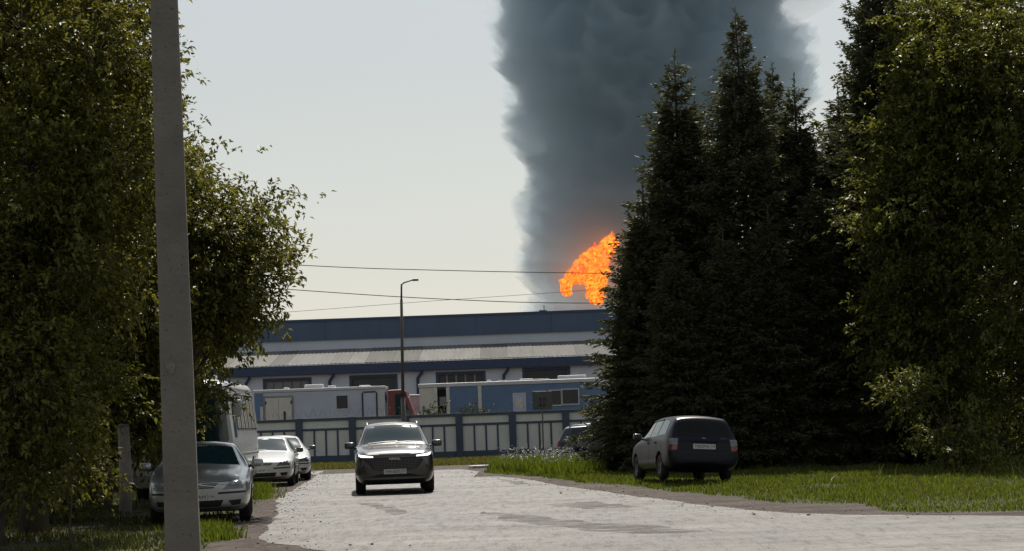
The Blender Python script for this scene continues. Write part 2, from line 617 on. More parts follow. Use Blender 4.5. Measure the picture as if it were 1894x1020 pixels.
# lean-to wall built round its openings
ops = []
for a, b_, t, kind in ((490, 574, 703, 'gate'), (650, 733, 697, 'dark'), (810, 896, 691, 'window'), (970, 1053, 683, 'dark'), (330, 412, 705, 'dark')):
    ops.append((at(a, 720, WD).x, at(b_, 720, WD).x, wz((a + b_) / 2, t), kind))
ops.sort()
top = max(o[2] for o in ops) + .02
mb = MB()
x = XL
for a, b_, zt, kind in ops:
    mb.box(x, a, -.15, .15, 0, top)
    mb.box(a, b_, -.15, .15, zt, top - .001)
    if kind == 'window':
        mb.box(a, b_, -.15, .15, 0, zt - 2.0)
    x = b_
mb.box(x, XR, -.15, .15, 0, top)
mb.box(XL, XR, -.15, .15, top + .001, z_gut + .4)
mb.build('lean_to_wall', M['wall'], wh)
MB().box(XL, XR, -.75, -.35, z_gut, z_eave - .03).build('gutter', M['gutter'], wh, bevel=.03)
MB().box(XL, XR, BD, BD + .3, 0, z_f0).build('hall_wall', M['wall'], wh)
mb = MB()
mb.box(XL, XR, BD - .25, BD + 30, z_f0, z_f1)
fas = mb.build('fascia', M['fascia'], wh)
MB().box(XL, XR, BD - .33, BD - .255, z_f1 - .14, z_f1 + .05).build('roof_edge', M['gutter'], wh)
for sx in np.arange(XL + 3, XR, 6.0):
    MB().box(sx - .025, sx + .025, BD - .262, BD - .252, z_f0 + .02, z_f1 - .15).build('seam', M['gutter'], fas)
random.seed(5)
x = XL
seq = [0, 2, 0, 2, 0, 2, 2, 0, 2, 0, 1, 0, 2, 0, 1, 1, 0, 0, 1, 2, 2, 1, 3, 1, 0, 2, 0, 3, 1, 2, 2, 0, 1]
k = 0
sl_ = (z_rt - z_eave) / (BD + .6)
while x < XR:
    w = random.choice((1.3, 2.0, 2.6, 3.2))
    zo = random.uniform(0, .02)
    mb = MB()
    n = max(2, int(w / .32))
    v, f = [], []
    for j in range(n * 2 + 1):
        xx = x + w * j / (n * 2)
        r = .035 if j % 2 else 0
        for (yy, zz) in ((-.6, z_eave), (BD, z_rt)):
            v.append((xx, yy, zz + r + zo))
            v.append((xx, yy, zz + r + zo - .03))
    for j in range(n * 2):
        a = j * 4
        f += [(a, a + 4, a + 6, a + 2), (a + 1, a + 3, a + 7, a + 5), (a, a + 1, a + 5, a + 4)]
    mb.add(v, f).build('roof_sheet', M['sheets'][seq[k % len(seq)]], wh)
    x += w + .01
    k += 1
for a, b_, zt, kind in ops:
    if kind == 'gate':
        g = MB().box(a + .1, b_ - .1, .0, .08, 0, zt - .12).build('gate', M['gate_grey'], wh)
        for q in range(1, 5):
            xx = a + (b_ - a) * q / 5
            MB().box(xx - .03, xx + .03, -.025, -.001, .05, zt - .16).build('gate_seam', M['gutter'], g)
    elif kind == 'dark':
        MB().box(a + .1, b_ - .1, .05, .12, 0, zt - .12).build('gate', M['dark_glass'], wh)
    else:
        wd = MB().box(a + .12, b_ - .12, .08, .12, zt - 1.95, zt - .12).build('window', M['dark_glass'], wh)
        for q in range(1, 5):
            xx = a + (b_ - a) * q / 5
            MB().box(xx - .06, xx + .06, -.02, .079, zt - 1.93, zt - .13).build('mullion', M['concrete_light'], wd)
    fr = MB()
    fr.box(a - .12, a + .1, -.2, -.152, 0, zt + .1)
    fr.box(b_ - .1, b_ + .12, -.2, -.152, 0, zt + .1)
    fr.box(a + .101, b_ - .101, -.2, -.152, zt - .12, zt + .1)
    fr.build('opening_frame', M['gutter'], wh)
for px in (610, 773, 932, 455):
    X = at(px, 700, WD).x
    MB().tube([(X + .32, -.55, z_gut + .1), (X + .32, -.5, z_gut - .15), (X, -.3, z_gut - .55), (X, -.27, z_gut - .9), (X, -.27, .2)], .11, 8).build('downpipe', M['gutter'], wh, smooth=True)
rv = thing('roof_ventilator', 'small metal ventilator box on the warehouse roof left of the flames', 'ventilator', (at(1004, 570, WD + 13).x, WD + 13, z_f1))
MB().box(-.22, .22, -.2, .2, 0, .3).build('housing', M['steel'], rv, bevel=.03)
MB().box(-.32, .32, -.3, .3, .302, .38).build('cap', M['concrete_light'], rv, bevel=.02)
MB().tube([(.1, 0, .36), (.1, 0, .75)], .035, 6).build('mast', M['steel'], rv)
tag(MB().box(-70, 60, 92.5, WD + 60, .004, .012).build('yard', M['dirt']), kind='structure')


# ------------------------------------------------------------------ vehicles behind the fence
def wheel_simple(parent, x, y, r, w, name='wheel'):
    o = MB().lathe_x([(-w / 2, r * .55), (-w / 2, r * .9), (-w / 2 + .04, r), (w / 2 - .04, r), (w / 2, r * .9), (w / 2, r * .55)], 20, x, y, r).build(name, M['black'], parent, True)
    MB().lathe_x([(-w / 2 + .02, 0), (-w / 2 + .02, r * .56), (w / 2 - .02, r * .56), (w / 2 - .02, 0)], 16, x, y, r).build('rim', M['steel'], o)
    return o


# white box van body on a red tractor (faces right)
D1 = 108.0
xa, xb = at(470, 750, D1).x, at(712, 750, D1).x
zt = at(590, 719, D1).z
Lw = xb - xa
tr = thing('box_truck', 'red-cabbed truck with long pale blue and white box body behind the fence', 'truck', ((xa + xb) / 2, D1, 0))
h = Lw / 2
bd = MB().box(-h, h, 0, 2.45, .95, zt - .16).build('box_body', M['van_pale'], tr, bevel=.03)
MB().box(-h - .04, h + .04, -.05, 2.5, zt - .158, zt).build('roof_cap', M['van_white'], tr, bevel=.03)
MB().box(h - .5, h - .004, -.012, -.001, 1.0, zt - .2).build('white_end_panel', M['van_white'], bd)
MB().box(-h + .02, -h + .5, -.012, -.001, 1.0, zt - .2).build('blue_end_panel', M['van_blue'], bd)
MB().box(-h + .32, -h + .48, -.02, -.0125, 1.6, zt - .9).build('poster', M['van_white'], bd)
dx = at(503, 750, D1).x - (xa + xb) / 2
for s in (0, 1):
    d = MB().box(dx - .35 + s * .72, dx + .35 + s * .72, -.035, -.002, 1.0, zt - .45).build('door', M['van_cream'], tr, bevel=.01)
    for hz in (1.3, zt - .8):
        MB().box(dx - .37 + s * 1.38, dx - .29 + s * 1.38, -.06, -.036, hz, hz + .18).build('hinge', M['trim'], d)
    if s:
        MB().box(dx + .62, dx + .74, -.05, -.036, 2.1, 2.6).build('door_window', M['trim'], d)
fr = MB()
fr.box(dx - .45, dx - .36, -.045, -.002, .98, zt - .35)
fr.box(dx + 1.08, dx + 1.17, -.045, -.002, .98, zt - .35)
fr.box(dx - .359, dx + 1.079, -.045, -.002, zt - .44, zt - .35)
fr.build('door_frame', M['gate_grey'], tr)
wx = at(633, 750, D1).x - (xa + xb) / 2
w_ = MB().box(wx - .3, wx + .3, -.03, -.002, at(633, 757, D1).z, at(633, 733, D1).z).build('window', M['dark_glass'], tr)
fr = MB()
zz0, zz1 = at(633, 757, D1).z, at(633, 733, D1).z
fr.box(wx - .36, wx + .36, -.04, -.002, zz0 - .06, zz0 - .001)
fr.box(wx - .36, wx + .36, -.04, -.002, zz1 + .001, zz1 + .06)
fr.box(wx - .36, wx - .301, -.04, -.002, zz0, zz1)
fr.box(wx + .301, wx + .36, -.04, -.002, zz0, zz1)
fr.build('frame', M['van_white'], w_)
d2 = at(684, 750, D1).x - (xa + xb) / 2
d = MB().box(d2 - .34, d2 + .34, -.03, -.002, 1.0, zt - .35).build('door', M['van_pale'], tr)
fr = MB()
fr.box(d2 - .42, d2 - .341, -.05, -.002, 1.0, zt - .34)
fr.box(d2 + .341, d2 + .42, -.05, -.002, 1.0, zt - .34)
fr.box(d2 - .34, d2 + .34, -.05, -.002, zt - .349, zt - .27)
fr.build('frame', M['trim'], d)
for px, w2, hh in ((577, 1.0, .22), (610, .4, .12), (672, .6, .08), (525, .25, .1)):
    X = at(px, 715, D1).x - (xa + xb) / 2
    MB().box(X - w2 / 2, X + w2 / 2, .8, 1.6, zt + .002, zt + hh).build('roof_unit', M['van_white'], tr, bevel=.04)
MB().box(-h + .1, h + 1.9, .7, 1.7, .6, .94).build('chassis', M['trim'], tr)
for X in (-h + 1.2, -h + 2.3, h + 1.0):
    for yy in (.25, 2.2):
        wheel_simple(tr, 0, 0, .5, .3).matrix_local = Matrix.Translation((X, yy, 0)) @ Matrix.Rotation(R(90), 4, 'Z')
cz = at(728, 722, D1).z
cabp = [(h + .15, .9), (h + 1.75, .9), (h + 1.95, 1.6), (h + 1.6, 2.2), (h + 1.15, cz - .1), (h + .9, cz), (h + .15, cz - .02)]
n = len(cabp)
v = [(x, .1, z) for x, z in cabp] + [(x, 2.35, z) for x, z in cabp]
f = [tuple(range(n)), tuple(range(n, 2 * n))[::-1]] + [(i, n + i, n + (i + 1) % n, (i + 1) % n) for i in range(n)]
cabo = MB().add(v, f).build('cab', M['red'], tr, bevel=.05)
MB().prism([(h + .55, 2.05), (h + 1.4, 2.05), (h + 1.0, cz - .25), (h + .55, cz - .25)], -.03, -.001).build('side_window', M['glass'], cabo)
cabo.children[0].matrix_local = Matrix(((1, 0, 0, 0), (0, 0, 1, .098), (0, 1, 0, 0), (0, 0, 0, 1)))
MB().box(h + 1.5, h + 1.9, .12, .2, 1.9, 2.25).build('mirror', M['van_white'], cabo)

# faded small cab between them
xq = at(763, 750, 112).x
pk = thing('parked_van', 'faded pinkish van roof between the red cab and the open trailer', 'van', (xq, 112, 0))
zt3 = at(763, 731, 112).z
MB().box(-.75, .85, 0, 1.9, .5, zt3 - .1).build('body', M['pinkish'], pk, bevel=.06)
MB().box(-.78, .88, -.03, 1.93, zt3 - .099, zt3).build('roof_panel', M['van_white'], pk, bevel=.03)
for X in (-.45, .55):
    wheel_simple(pk, 0, 0, .33, .2).matrix_local = Matrix.Translation((X, .15, 0)) @ Matrix.Rotation(R(90), 4, 'Z')

# blue mobile cabin with open cargo doors
D2 = 104.0
xa, xb = at(776, 750, D2).x, at(1130, 750, D2).x
zt = at(940, 706, D2).z
Lw, xm = xb - xa, (xa + xb) / 2
h = Lw / 2
bt = thing('mobile_cabin', 'long blue trailer cabin with open cream cargo doors and white roof rim behind the fence', 'trailer', (xm, D2, 0), R(-1.2))


def lx(px):
    return at(px, 750, D2).x - xm


def lz(px, py):
    return at(px, py, D2).z


xo = lx(829)                                    # the open bay ends here
bb = MB().box(lx(832), h, 0, 2.45, .9, zt - .2).build('cabin_body', M['van_blue'], bt)
mb = MB()
mb.box(-h, lx(832) - .002, .9, 2.45, .9, zt - .2)
mb.box(-h, lx(808), 0, .899, .9, zt - .2)
mb.build('cargo_bay', M['van_cream'], bt)
MB().box(lx(808) + .02, lx(832) - .02, .86, .895, .95, zt - .3).build('dark_opening', M['trim'], bt)
MB().box(lx(812), lx(824), .5, .8, lz(818, 752), lz(818, 735)).build('crate', M['van_white'], bt)
MB().box(-h - .05, h + .05, -.06, 2.5, zt - .198, zt).build('roof_rim', M['van_white'], bt, bevel=.03)
for px in (806, 829, 888):
    MB().box(lx(px) - .09, lx(px) + .09, -.05, -.003, .9, zt - .2).build('edge_strip', M['van_cream'], bt)
for (a, b_, t, bo, g) in ((951, 971, 730, 768, 'door'), (988, 1008, 726, 754, 'window'), (1018, 1038, 724, 750, 'window'), (1041, 1070, 722, 748, 'window')):
    z1, z0 = lz((a + b_) / 2, t), lz((a + b_) / 2, bo)
    xA, xB = lx(a), lx(b_)
    o = MB().box(xA, xB, -.02, -.002, z0, z1).build(g, M['van_pale'] if g == 'door' else M['dark_glass'], bt)
    fr = MB()
    for q in ((xA - .06, xA - .001, z0 - .06, z1 + .06), (xB + .001, xB + .06, z0 - .06, z1 + .06), (xA, xB, z1 + .001, z1 + .06), (xA, xB, z0 - .06, z0 - .001)):
        fr.box(q[0], q[1], -.04, -.002, q[2], q[3])
    fr.build('frame', M['van_white'], o)
    if g == 'door':
        MB().box(xA + .12, xB - .12, -.035, -.021, z0 + .35, z1 - .25).build('notice', M['van_cream'], o)
for px, w2, hh in ((1060, 1.5, .2), (975, .7, .1), (1000, 1.0, .07), (930, .5, .06), (905, .2, .1)):
    MB().box(lx(px) - w2 / 2, lx(px) + w2 / 2, .7, 1.7, zt + .002, zt + hh).build('roof_unit', M['van_white'] if hh > .07 else M['trim'], bt, bevel=.02)
MB().box(-h + .2, h - .2, .5, 1.9, .6, .898).build('chassis', M['trim'], bt)
for X in (-h + 2, -h + 3.1, h - 1.5):
    for yy in (.2, 2.2):
        wheel_simple(bt, 0, 0, .45, .28).matrix_local = Matrix.Translation((X, yy, 0)) @ Matrix.Rotation(R(90), 4, 'Z')


# ------------------------------------------------------------------ lamp post, sign, poles, wires
lp = at(746, 770, 89.5)
lamp = thing('street_lamp', 'tall thin brown street lamp with a single bent arm by the fence', 'street lamp', (lp.x, 89.5, 0))
tp, bn = at(742.5, 526, 89.5), at(745.5, 690, 89.5)
ox = tp.x - lp.x
zb_ = at(745, 735, 89.5).z
MB().tube([(0, 0, -.1), (ox * .1, 0, zb_)], [.105, .10], 10).build('lower_post', M['post_brown'], lamp, True)
MB().tube([(ox * .1, 0, zb_ + .001), (ox * .75, 0, at(743, 556, 89.5).z)], [.075, .065], 10).build('post', M['post_brown'], lamp, True)
MB().tube([(ox * .75, 0, at(743, 556, 89.5).z + .001), (ox, 0, tp.z - .02)], [.045, .04], 8).build('upper_post', M['post_brown'], lamp, True)
e1, e2 = at(764, 519, 89.5), at(774, 517.5, 89.5)
MB().tube([(ox, 0, tp.z - .05), (ox + .12, 0, tp.z + .04), (e1.x - lp.x, 0, e1.z)], .03, 8).build('arm', M['post_brown'], lamp, True)
MB().box(e1.x - lp.x - .03, e2.x - lp.x, -.1, .1, e1.z - .05, e1.z + .04).build('lamp_head', M['steel'], lamp, bevel=.02)
MB().box(-.2, .14, -.09, -.02, zb_ - .02, zb_ + .14).build('bracket', M['trim'], lamp)

sp = at(1005, 800, 88.0)
sg = thing('road_sign', 'square grey road sign seen from behind on a thin post before the fence', 'sign', (sp.x, 88, 0))
zc_ = at(1006, 742, 88).z
MB().box(-.42, .42, -.012, .012, zc_ - .40, zc_ + .40).build('sign_plate', M['sign_back'], sg, bevel=.008)
MB().tube([(-.04, -.05, -.2), (0, -.05, zc_ + .12)], .032, 8).build('post', M['post_brown'], sg, True)
for dz in (.08, -.2):
    MB().box(-.14, .14, -.05, -.0125, zc_ + dz - .025, zc_ + dz + .025).build('clamp', M['trim'], sg)

PD = 13.1
b0, b1 = at(341, 1020, PD), at(305.5, 0, PD)
sl2 = (b1.x - b0.x) / (b1.z - b0.z)
base = Vector((b0.x - sl2 * b0.z, PD, 0))
pole = thing('utility_pole', 'weathered grey concrete utility pole leaning slightly in the left foreground', 'pole', base)
wb, wt = 64 / (FPX / PD), 51 / (FPX / PD)
wk = (wt - wb) / (b1.z - b0.z)
mb = MB()
v, f = [], []
Z = np.linspace(-.4, 8.6, 46)
for z in Z:
    w = (wb + wk * (z - b0.z)) / 2
    cx = sl2 * z
    c = .018
    sect = [(-w, -w * .75 + c), (-w + c, -w * .75), (w - c, -w * .75), (w, -w * .75 + c), (w * .86, w * .75 - c), (w * .86 - c, w * .75), (-w * .86 + c, w * .75), (-w * .86, w * .75 - c)]
    for (x, y) in sect:
        q = noise.noise(Vector((x * 9, y * 9, z * 2.2)))
        v.append((cx + x + q * .003, y + q * .003, z))
for i in range(len(Z) - 1):
    for k in range(8):
        k2 = (k + 1) % 8
        f.append((i * 8 + k, i * 8 + k2, (i + 1) * 8 + k2, (i + 1) * 8 + k))
f.append(tuple((len(Z) - 1) * 8 + k for k in range(8)))
mb.add(v, f).build('shaft', M['concrete'], pole)
# small casting pits
random.seed(3)
mb = MB()
for k in range(90):
    z = random.uniform(.2, 6)
    w = (wb + wk * (z - b0.z)) / 2
    x = sl2 * z + random.uniform(-.8, .8) * w
    y = -w * .75 - .004
    r1, r2 = random.uniform(.002, .0055), random.uniform(.002, .004)
    m_ = 7
    mb.add([(x + r1 * math.cos(t * 6.283 / m_), y, z + r2 * math.sin(t * 6.283 / m_)) for t in range(m_)], [tuple(range(m_))])
tag(mb.build('casting_pits', M['hole'], pole), kind='stuff')
zp = at(318, 680, PD).z
w = (wb + wk * (zp - b0.z)) / 2
mb = MB()
v = []
for k in range(22):
    t = k / 22 * 2 * math.pi
    r = 1 + .35 * noise.noise(Vector((math.cos(t) * 2, math.sin(t) * 2, 4)))
    v.append((sl2 * zp - w * .35 + .035 * r * math.cos(t), -w * .75 - .005, zp + .05 * r * math.sin(t)))
mb.add(v, [tuple(range(22))]).build('paper_remnant', M['paper'], pole)

# two weathered posts in the shade at the left
for px, top_, bot, D, wd_, lab in ((232, 790, 936, 41.0, .27, 'pale concrete post standing in the shade left of the silver car'),
                                   (199, 868, 936, 41.6, .21, 'short brown stump of a post in the shade beside the pale post')):
    a = at(px, bot, D)
    o = thing('old_post', lab, 'post', (a.x, D, 0))
    hh = at(px, top_, D).z
    mb = MB()
    mb.tube([(0, 0, -.1), (.01, 0, hh * .5), (-.01, 0, hh)], [wd_ / 2, wd_ / 2 * .95, wd_ / 2 * .9], 9)
    mb.build('shaft', M['bark_light'] if top_ < 800 else M['bark'], o, True)
    MB().tube([(-.01, 0, hh + .001), (-.01, 0, hh + .05)], [wd_ / 2 * .96, wd_ / 2 * .7], 9).build('cap', M['concrete'], o, True)

for lab, D, pts in (('upper overhead power line crossing in front of the flames', 96, [(150, 468), (555, 490), (760, 498), (1120, 505), (1700, 508)]),
                    ('lower overhead power line just above the warehouse roof', 96, [(120, 505), (540, 537), (830, 555), (1110, 562), (1700, 556)]),
                    ('faint far power line rising to the right behind the street lamp', 175, [(300, 592), (510, 580), (800, 558), (990, 545), (1400, 515)])):
    mb = MB()
    P = [at(x, y, D) for x, y in pts]
    Q = []
    for i in range(len(P) - 1):
        for j in range(8):
            t = j / 8
            p0, p1, p2, p3 = P[max(i - 1, 0)], P[i], P[i + 1], P[min(i + 2, len(P) - 1)]
            Q.append(.5 * ((2 * p1) + (p2 - p0) * t + (2 * p0 - 5 * p1 + 4 * p2 - p3) * t * t + (3 * p1 - p0 - 3 * p2 + p3) * t ** 3))
    Q.append(P[-1])
    mb.tube(Q, .019 if D < 100 else .017, 5)
    tag(mb.build('power_line', M['wire']), lab, 'power line', 'overhead power lines')
# ------------------------------------------------------------------ vehicles: lofted bodies with fitted panels
def loft_body(st):
    """st: stations (y, zb, w, zw, wsh, zsh, wt, zte, zt); front of the car faces -y"""
    V, F = [], []
    rings = []
    for (y, zb, w, zw, wsh, zsh, wt, zte, zt) in st:
        half = [(0, zb), (w * .80, zb), (w * .97, zb + .09), (w, zw), (wsh, zsh), (wt, zte), (wt * .55, zte + (zt - zte) * .75), (0, zt)]
        ring = []
        for (x, z) in half:
            ring.append(len(V)); V.append((x, y, z))
        for (x, z) in half[-2:0:-1]:
            ring.append(len(V)); V.append((-x, y, z))
        rings.append(ring)
    n = len(rings[0])
    for a, b_ in zip(rings, rings[1:]):
        for i in range(n):
            j = (i + 1) % n
            F.append((a[i], a[j], b_[j], b_[i]))
    h = n // 2
    for r, flip in ((rings[0], True), (rings[-1], False)):
        # right points 1..h-1 pair with left n-1..h+1
        q = []
        q.append((r[0], r[1], r[n - 1]))
        for i in range(1, h - 1):
            q.append((r[i], r[i + 1], r[n - i - 1], r[n - i]))
        q.append((r[h - 1], r[h], r[h + 1]))
        F += [t[::-1] if flip else t for t in q]
    return V, F


class Car:
    def __init__(self, name, label, cat, st, mat, loc, rz, axles, wr, track, tyre_w=.22, creases=None, group=None, rim=True):
        self.root = thing(name, label, cat, loc, rz, group)
        V, F = loft_body(st)
        me = bpy.data.meshes.new('body')
        me.from_pydata(V, [], F)
        bm = bmesh.new(); bm.from_mesh(me)
        bmesh.ops.recalc_face_normals(bm, faces=bm.faces[:])
        cl = bm.edges.layers.float.new('crease_edge')
        for e in bm.edges:
            i, j = [v.index for v in e.verts]
            n = 14
            a, b_ = i % n, j % n
            if a == b_ and a in (5, 9):
                e[cl] = .45
            elif a == b_ and a in (4, 10):
                e[cl] = .35
            elif a == b_ and a in (1, 13):
                e[cl] = .5
        bm.to_mesh(me); bm.free()
        o = link('body', me, mat, self.root, True)
        me.materials.append(M['trim'])
        ss = o.modifiers.new('s', 'SUBSURF'); ss.levels = 3; ss.render_levels = 3
        bpy.context.view_layer.update()
        dg = bpy.context.evaluated_depsgraph_get()
        m2 = bpy.data.meshes.new_from_object(o.evaluated_get(dg))
        o.modifiers.clear()
        o.data = m2
        self.bvh = BVHTree.FromPolygons([v.co.copy() for v in m2.vertices], [tuple(p.vertices) for p in m2.polygons])
        self.st = st
        cut = []
        for ay in axles:
            R_ = wr * 1.16
            v, f = [], []
            m = 26
            for s in (-1.3, 1.3):
                for k in range(m):
                    t = 2 * math.pi * k / m
                    v.append((s, ay + R_ * math.cos(t), wr + R_ * math.sin(t)))
            f = [tuple(range(m)), tuple(range(m, 2 * m))[::-1]] + [(k, m + k, m + (k + 1) % m, (k + 1) % m) for k in range(m)]
            cm = bpy.data.meshes.new('cut'); cm.from_pydata(v, [], f)
            bmc = bmesh.new(); bmc.from_mesh(cm); bmesh.ops.recalc_face_normals(bmc, faces=bmc.faces[:]); bmc.to_mesh(cm); bmc.free()
            cm.materials.append(mat); cm.materials.append(M['trim'])
            cm.polygons.foreach_set('material_index', [1] * len(cm.polygons))
            c = bpy.data.objects.new('cut', cm); COL.objects.link(c)
            c.parent = self.root
            bo = o.modifiers.new('b', 'BOOLEAN'); bo.operation = 'DIFFERENCE'; bo.object = c; bo.solver = 'EXACT'
            cut.append(c)
        bpy.context.view_layer.update()
        dg = bpy.context.evaluated_depsgraph_get()
        m3 = bpy.data.meshes.new_from_object(o.evaluated_get(dg))
        o.modifiers.clear()
        if len(m3.polygons) > 50:
            o.data = m3
        m3.polygons.foreach_set('use_smooth', [p.material_index == 0 for p in m3.polygons])
        for c in cut:
            bpy.data.objects.remove(c)
        self.body = o
        for ay in axles:
            for s in (-1, 1):
                t = tyre_w
                prof = [(-t / 2, wr * .62), (-t / 2, wr * .88), (-t / 2 + .035, wr * .985), (-t / 4, wr), (t / 4, wr), (t / 2 - .035, wr * .985), (t / 2, wr * .88), (t / 2, wr * .62)]
                w = MB().lathe_x(prof, 32).build('wheel', M['black'], self.root, True)
                w.location = (s * track, ay, wr)
                mb = MB()
                xo = s * (t / 2 - .03)
                mb.lathe_x([(xo - s * .10, 0), (xo - s * .10, wr * .63), (xo, wr * .66), (xo + s * .012, wr * .63), (xo, wr * .58)], 28)
                for k in range(5):
                    a = 2 * math.pi * k / 5 + .3
                    c_, s_ = math.cos(a), math.sin(a)
                    q = []
                    for (rr, ww) in ((.05, .055), (wr * .60, .04)):
                        for e in (-1, 1):
                            q.append((xo - s * .01, rr * c_ - e * ww * s_, rr * s_ + e * ww * c_))
                    q2 = [(x - s * .06, y, z) for x, y, z in q]
                    mb.add(q + q2, [(0, 1, 3, 2), (4, 6, 7, 5), (0, 2, 6, 4), (1, 5, 7, 3)])
                mb.build('rim', M['alloy'], w)

    def panel(self, name, poly, view, mat, parent=None, off=.006, thick=.02, step=.05, smooth=True):
        """a thin fitted piece: 2D outline projected on to the body"""
        P = []
        n = len(poly)
        for i in range(n):
            a, b_ = Vector(poly[i]), Vector(poly[(i + 1) % n])
            k = max(1, int((b_ - a).length / step))
            for j in range(k):
                P.append(a.lerp(b_, j / k))
        nb = len(P)
        E = [(i, (i + 1) % nb) for i in range(nb)]
        xs, ys = [p.x for p in P], [p.y for p in P]
        pts = list(P)
        gx = np.arange(min(xs) + step * .5, max(xs), step)
        gy = np.arange(min(ys) + step * .5, max(ys), step)
        for x in gx:
            for y in gy:
                ins = False
                for i in range(n):
                    (x1, y1), (x2, y2) = poly[i], poly[(i + 1) % n]
                    if (y1 > y) != (y2 > y) and x < (x2 - x1) * (y - y1) / (y2 - y1) + x1:
                        ins = not ins
                if ins and min((Vector((x, y)) - p).length for p in P) > step * .35:
                    pts.append(Vector((x, y)))
        r = geometry.delaunay_2d_cdt([Vector((p[0], p[1])) for p in pts], E, [], 1, 1e-6)
        V2, E2, T = r[0], r[1], r[2]
        fn = {'F': (lambda a, b_: Vector((a, -9, b_)), Vector((0, 1, 0))), 'B': (lambda a, b_: Vector((a, 9, b_)), Vector((0, -1, 0))),
              'R': (lambda a, b_: Vector((9, a, b_)), Vector((-1, 0, 0))), 'L': (lambda a, b_: Vector((-9, a, b_)), Vector((1, 0, 0))),
              'T': (lambda a, b_: Vector((a, b_, 9)), Vector((0, 0, -1)))}[view]
        top, bot = [], []
        for p in V2:
            o_ = fn[0](p[0], p[1])
            hit, nn, idx, d = self.bvh.ray_cast(o_, fn[1])
            if hit is None:
                q = o_ + fn[1] * 8
                hit, nn, idx, d = self.bvh.find_nearest(q)
            top.append(hit - fn[1] * off)
            bot.append(hit + fn[1] * thick)
        m = len(top)
        faces = [tuple(t) for t in T] + [tuple(m + i for i in t[::-1]) for t in T]
        cnt = {}
        for t in T:
            for i in range(len(t)):
                e = (t[i], t[(i + 1) % len(t)])
                cnt[e] = cnt.get(e, 0) + 1
        for (a, b_) in cnt:
            if (b_, a) not in cnt:
                faces.append((b_, a, m + a, m + b_))
        me = bpy.data.meshes.new(name)
        me.from_pydata([tuple(p) for p in top + bot], [], faces)
        bm = bmesh.new(); bm.from_mesh(me); bmesh.ops.recalc_face_normals(bm, faces=bm.faces[:])
        for e in bm.edges:
            if len(e.link_faces) == 2 and e.link_faces[0].normal.angle(e.link_faces[1].normal, 0) > .7:
                e.smooth = False
        bm.to_mesh(me); bm.free()
        return link(name, me, mat, parent or self.root, smooth)

    def both(self, name, poly, view, mat, **k):
        out = []
        if view in 'LR':
            for v in 'LR':
                out.append(self.panel(name, poly, v, mat, **k))
        else:
            out.append(self.panel(name, poly, view, mat, **k))
            out.append(self.panel(name, [(-x, y) for x, y in poly][::-1], view, mat, **k))
        return out

    def strip(self, name, pts, view, w, mat, **k):
        """thin line along points"""
        P = [Vector(p) for p in pts]
        up, dn = [], []
        for i, p in enumerate(P):
            d = (P[min(i + 1, len(P) - 1)] - P[max(i - 1, 0)]).normalized()
            nrm = Vector((-d.y, d.x)) * w / 2
            up.append(tuple(p + nrm)); dn.append(tuple(p - nrm))
        return self.both(name, up + dn[::-1], view, mat, **k) if view in 'LR' or k.pop('mirror', False) else self.panel(name, up + dn[::-1], view, mat, **k)

    def surf(self, view, a, b_):
        fn = {'F': (Vector((a, -9, b_)), Vector((0, 1, 0))), 'B': (Vector((a, 9, b_)), Vector((0, -1, 0))), 'R': (Vector((9, a, b_)), Vector((-1, 0, 0))), 'T': (Vector((a, b_, 9)), Vector((0, 0, -1)))}[view]
        h, n, i, d = self.bvh.ray_cast(*fn)
        return h

    def plate(self, view, z, text, region, y_extra=.012):
        hs = [self.surf(view, x, z + dz) for x in (-.25, 0, .25) for dz in (-.055, .055)]
        s = -1 if view == 'F' else 1
        y = (min if s < 0 else max)(h.y for h in hs) + s * y_extra
        p = MB().box(-.262, .262, min(y, y + s * .01), max(y, y + s * .01), z - .058, z + .058).build('number_plate', M['plate'], self.root, bevel=.003)
        rot = (R(90), 0, 0) if s < 0 else (R(90), 0, R(180))
        yy = y + s * .0115
        text_mesh('plate_lettering', text, .098, M['ink'], p, (s * .055, yy, z), rot, .0008)
        text_mesh('plate_region', region, .062, M['ink'], p, (-s * .205, yy, z + .01), rot, .0008)
        sy = sorted((y + s * .0102, y + s * .0112))
        sx = sorted((-s * .148, -s * .154))
        MB().box(sx[0], sx[1], sy[0], sy[1], z - .055, z + .055).build('plate_divider', M['ink'], p)
        return p

    def mirror(self, y, z, x, mat, w=.20, h=.14):
        for s in (-1, 1):
            mb = MB().box(s * x - w / 2, s * x + w / 2, y - .06, y + .06, z - h / 2, z + h / 2)
            o = mb.build('mirror', mat, self.root, True, bevel=.045, seg=3)
            MB().tube([(s * (x - w * .55), y, z - h * .3), (s * (x - w * .9), y - .0, z - h * .55)], .028, 8).build('mirror_arm', M['trim'], o, True)
            MB().box(s * x - w * .38, s * x + w * .38, y + .058, y + .066, z - h * .33, z + h * .33).build('mirror_glass', M['glass'], o)



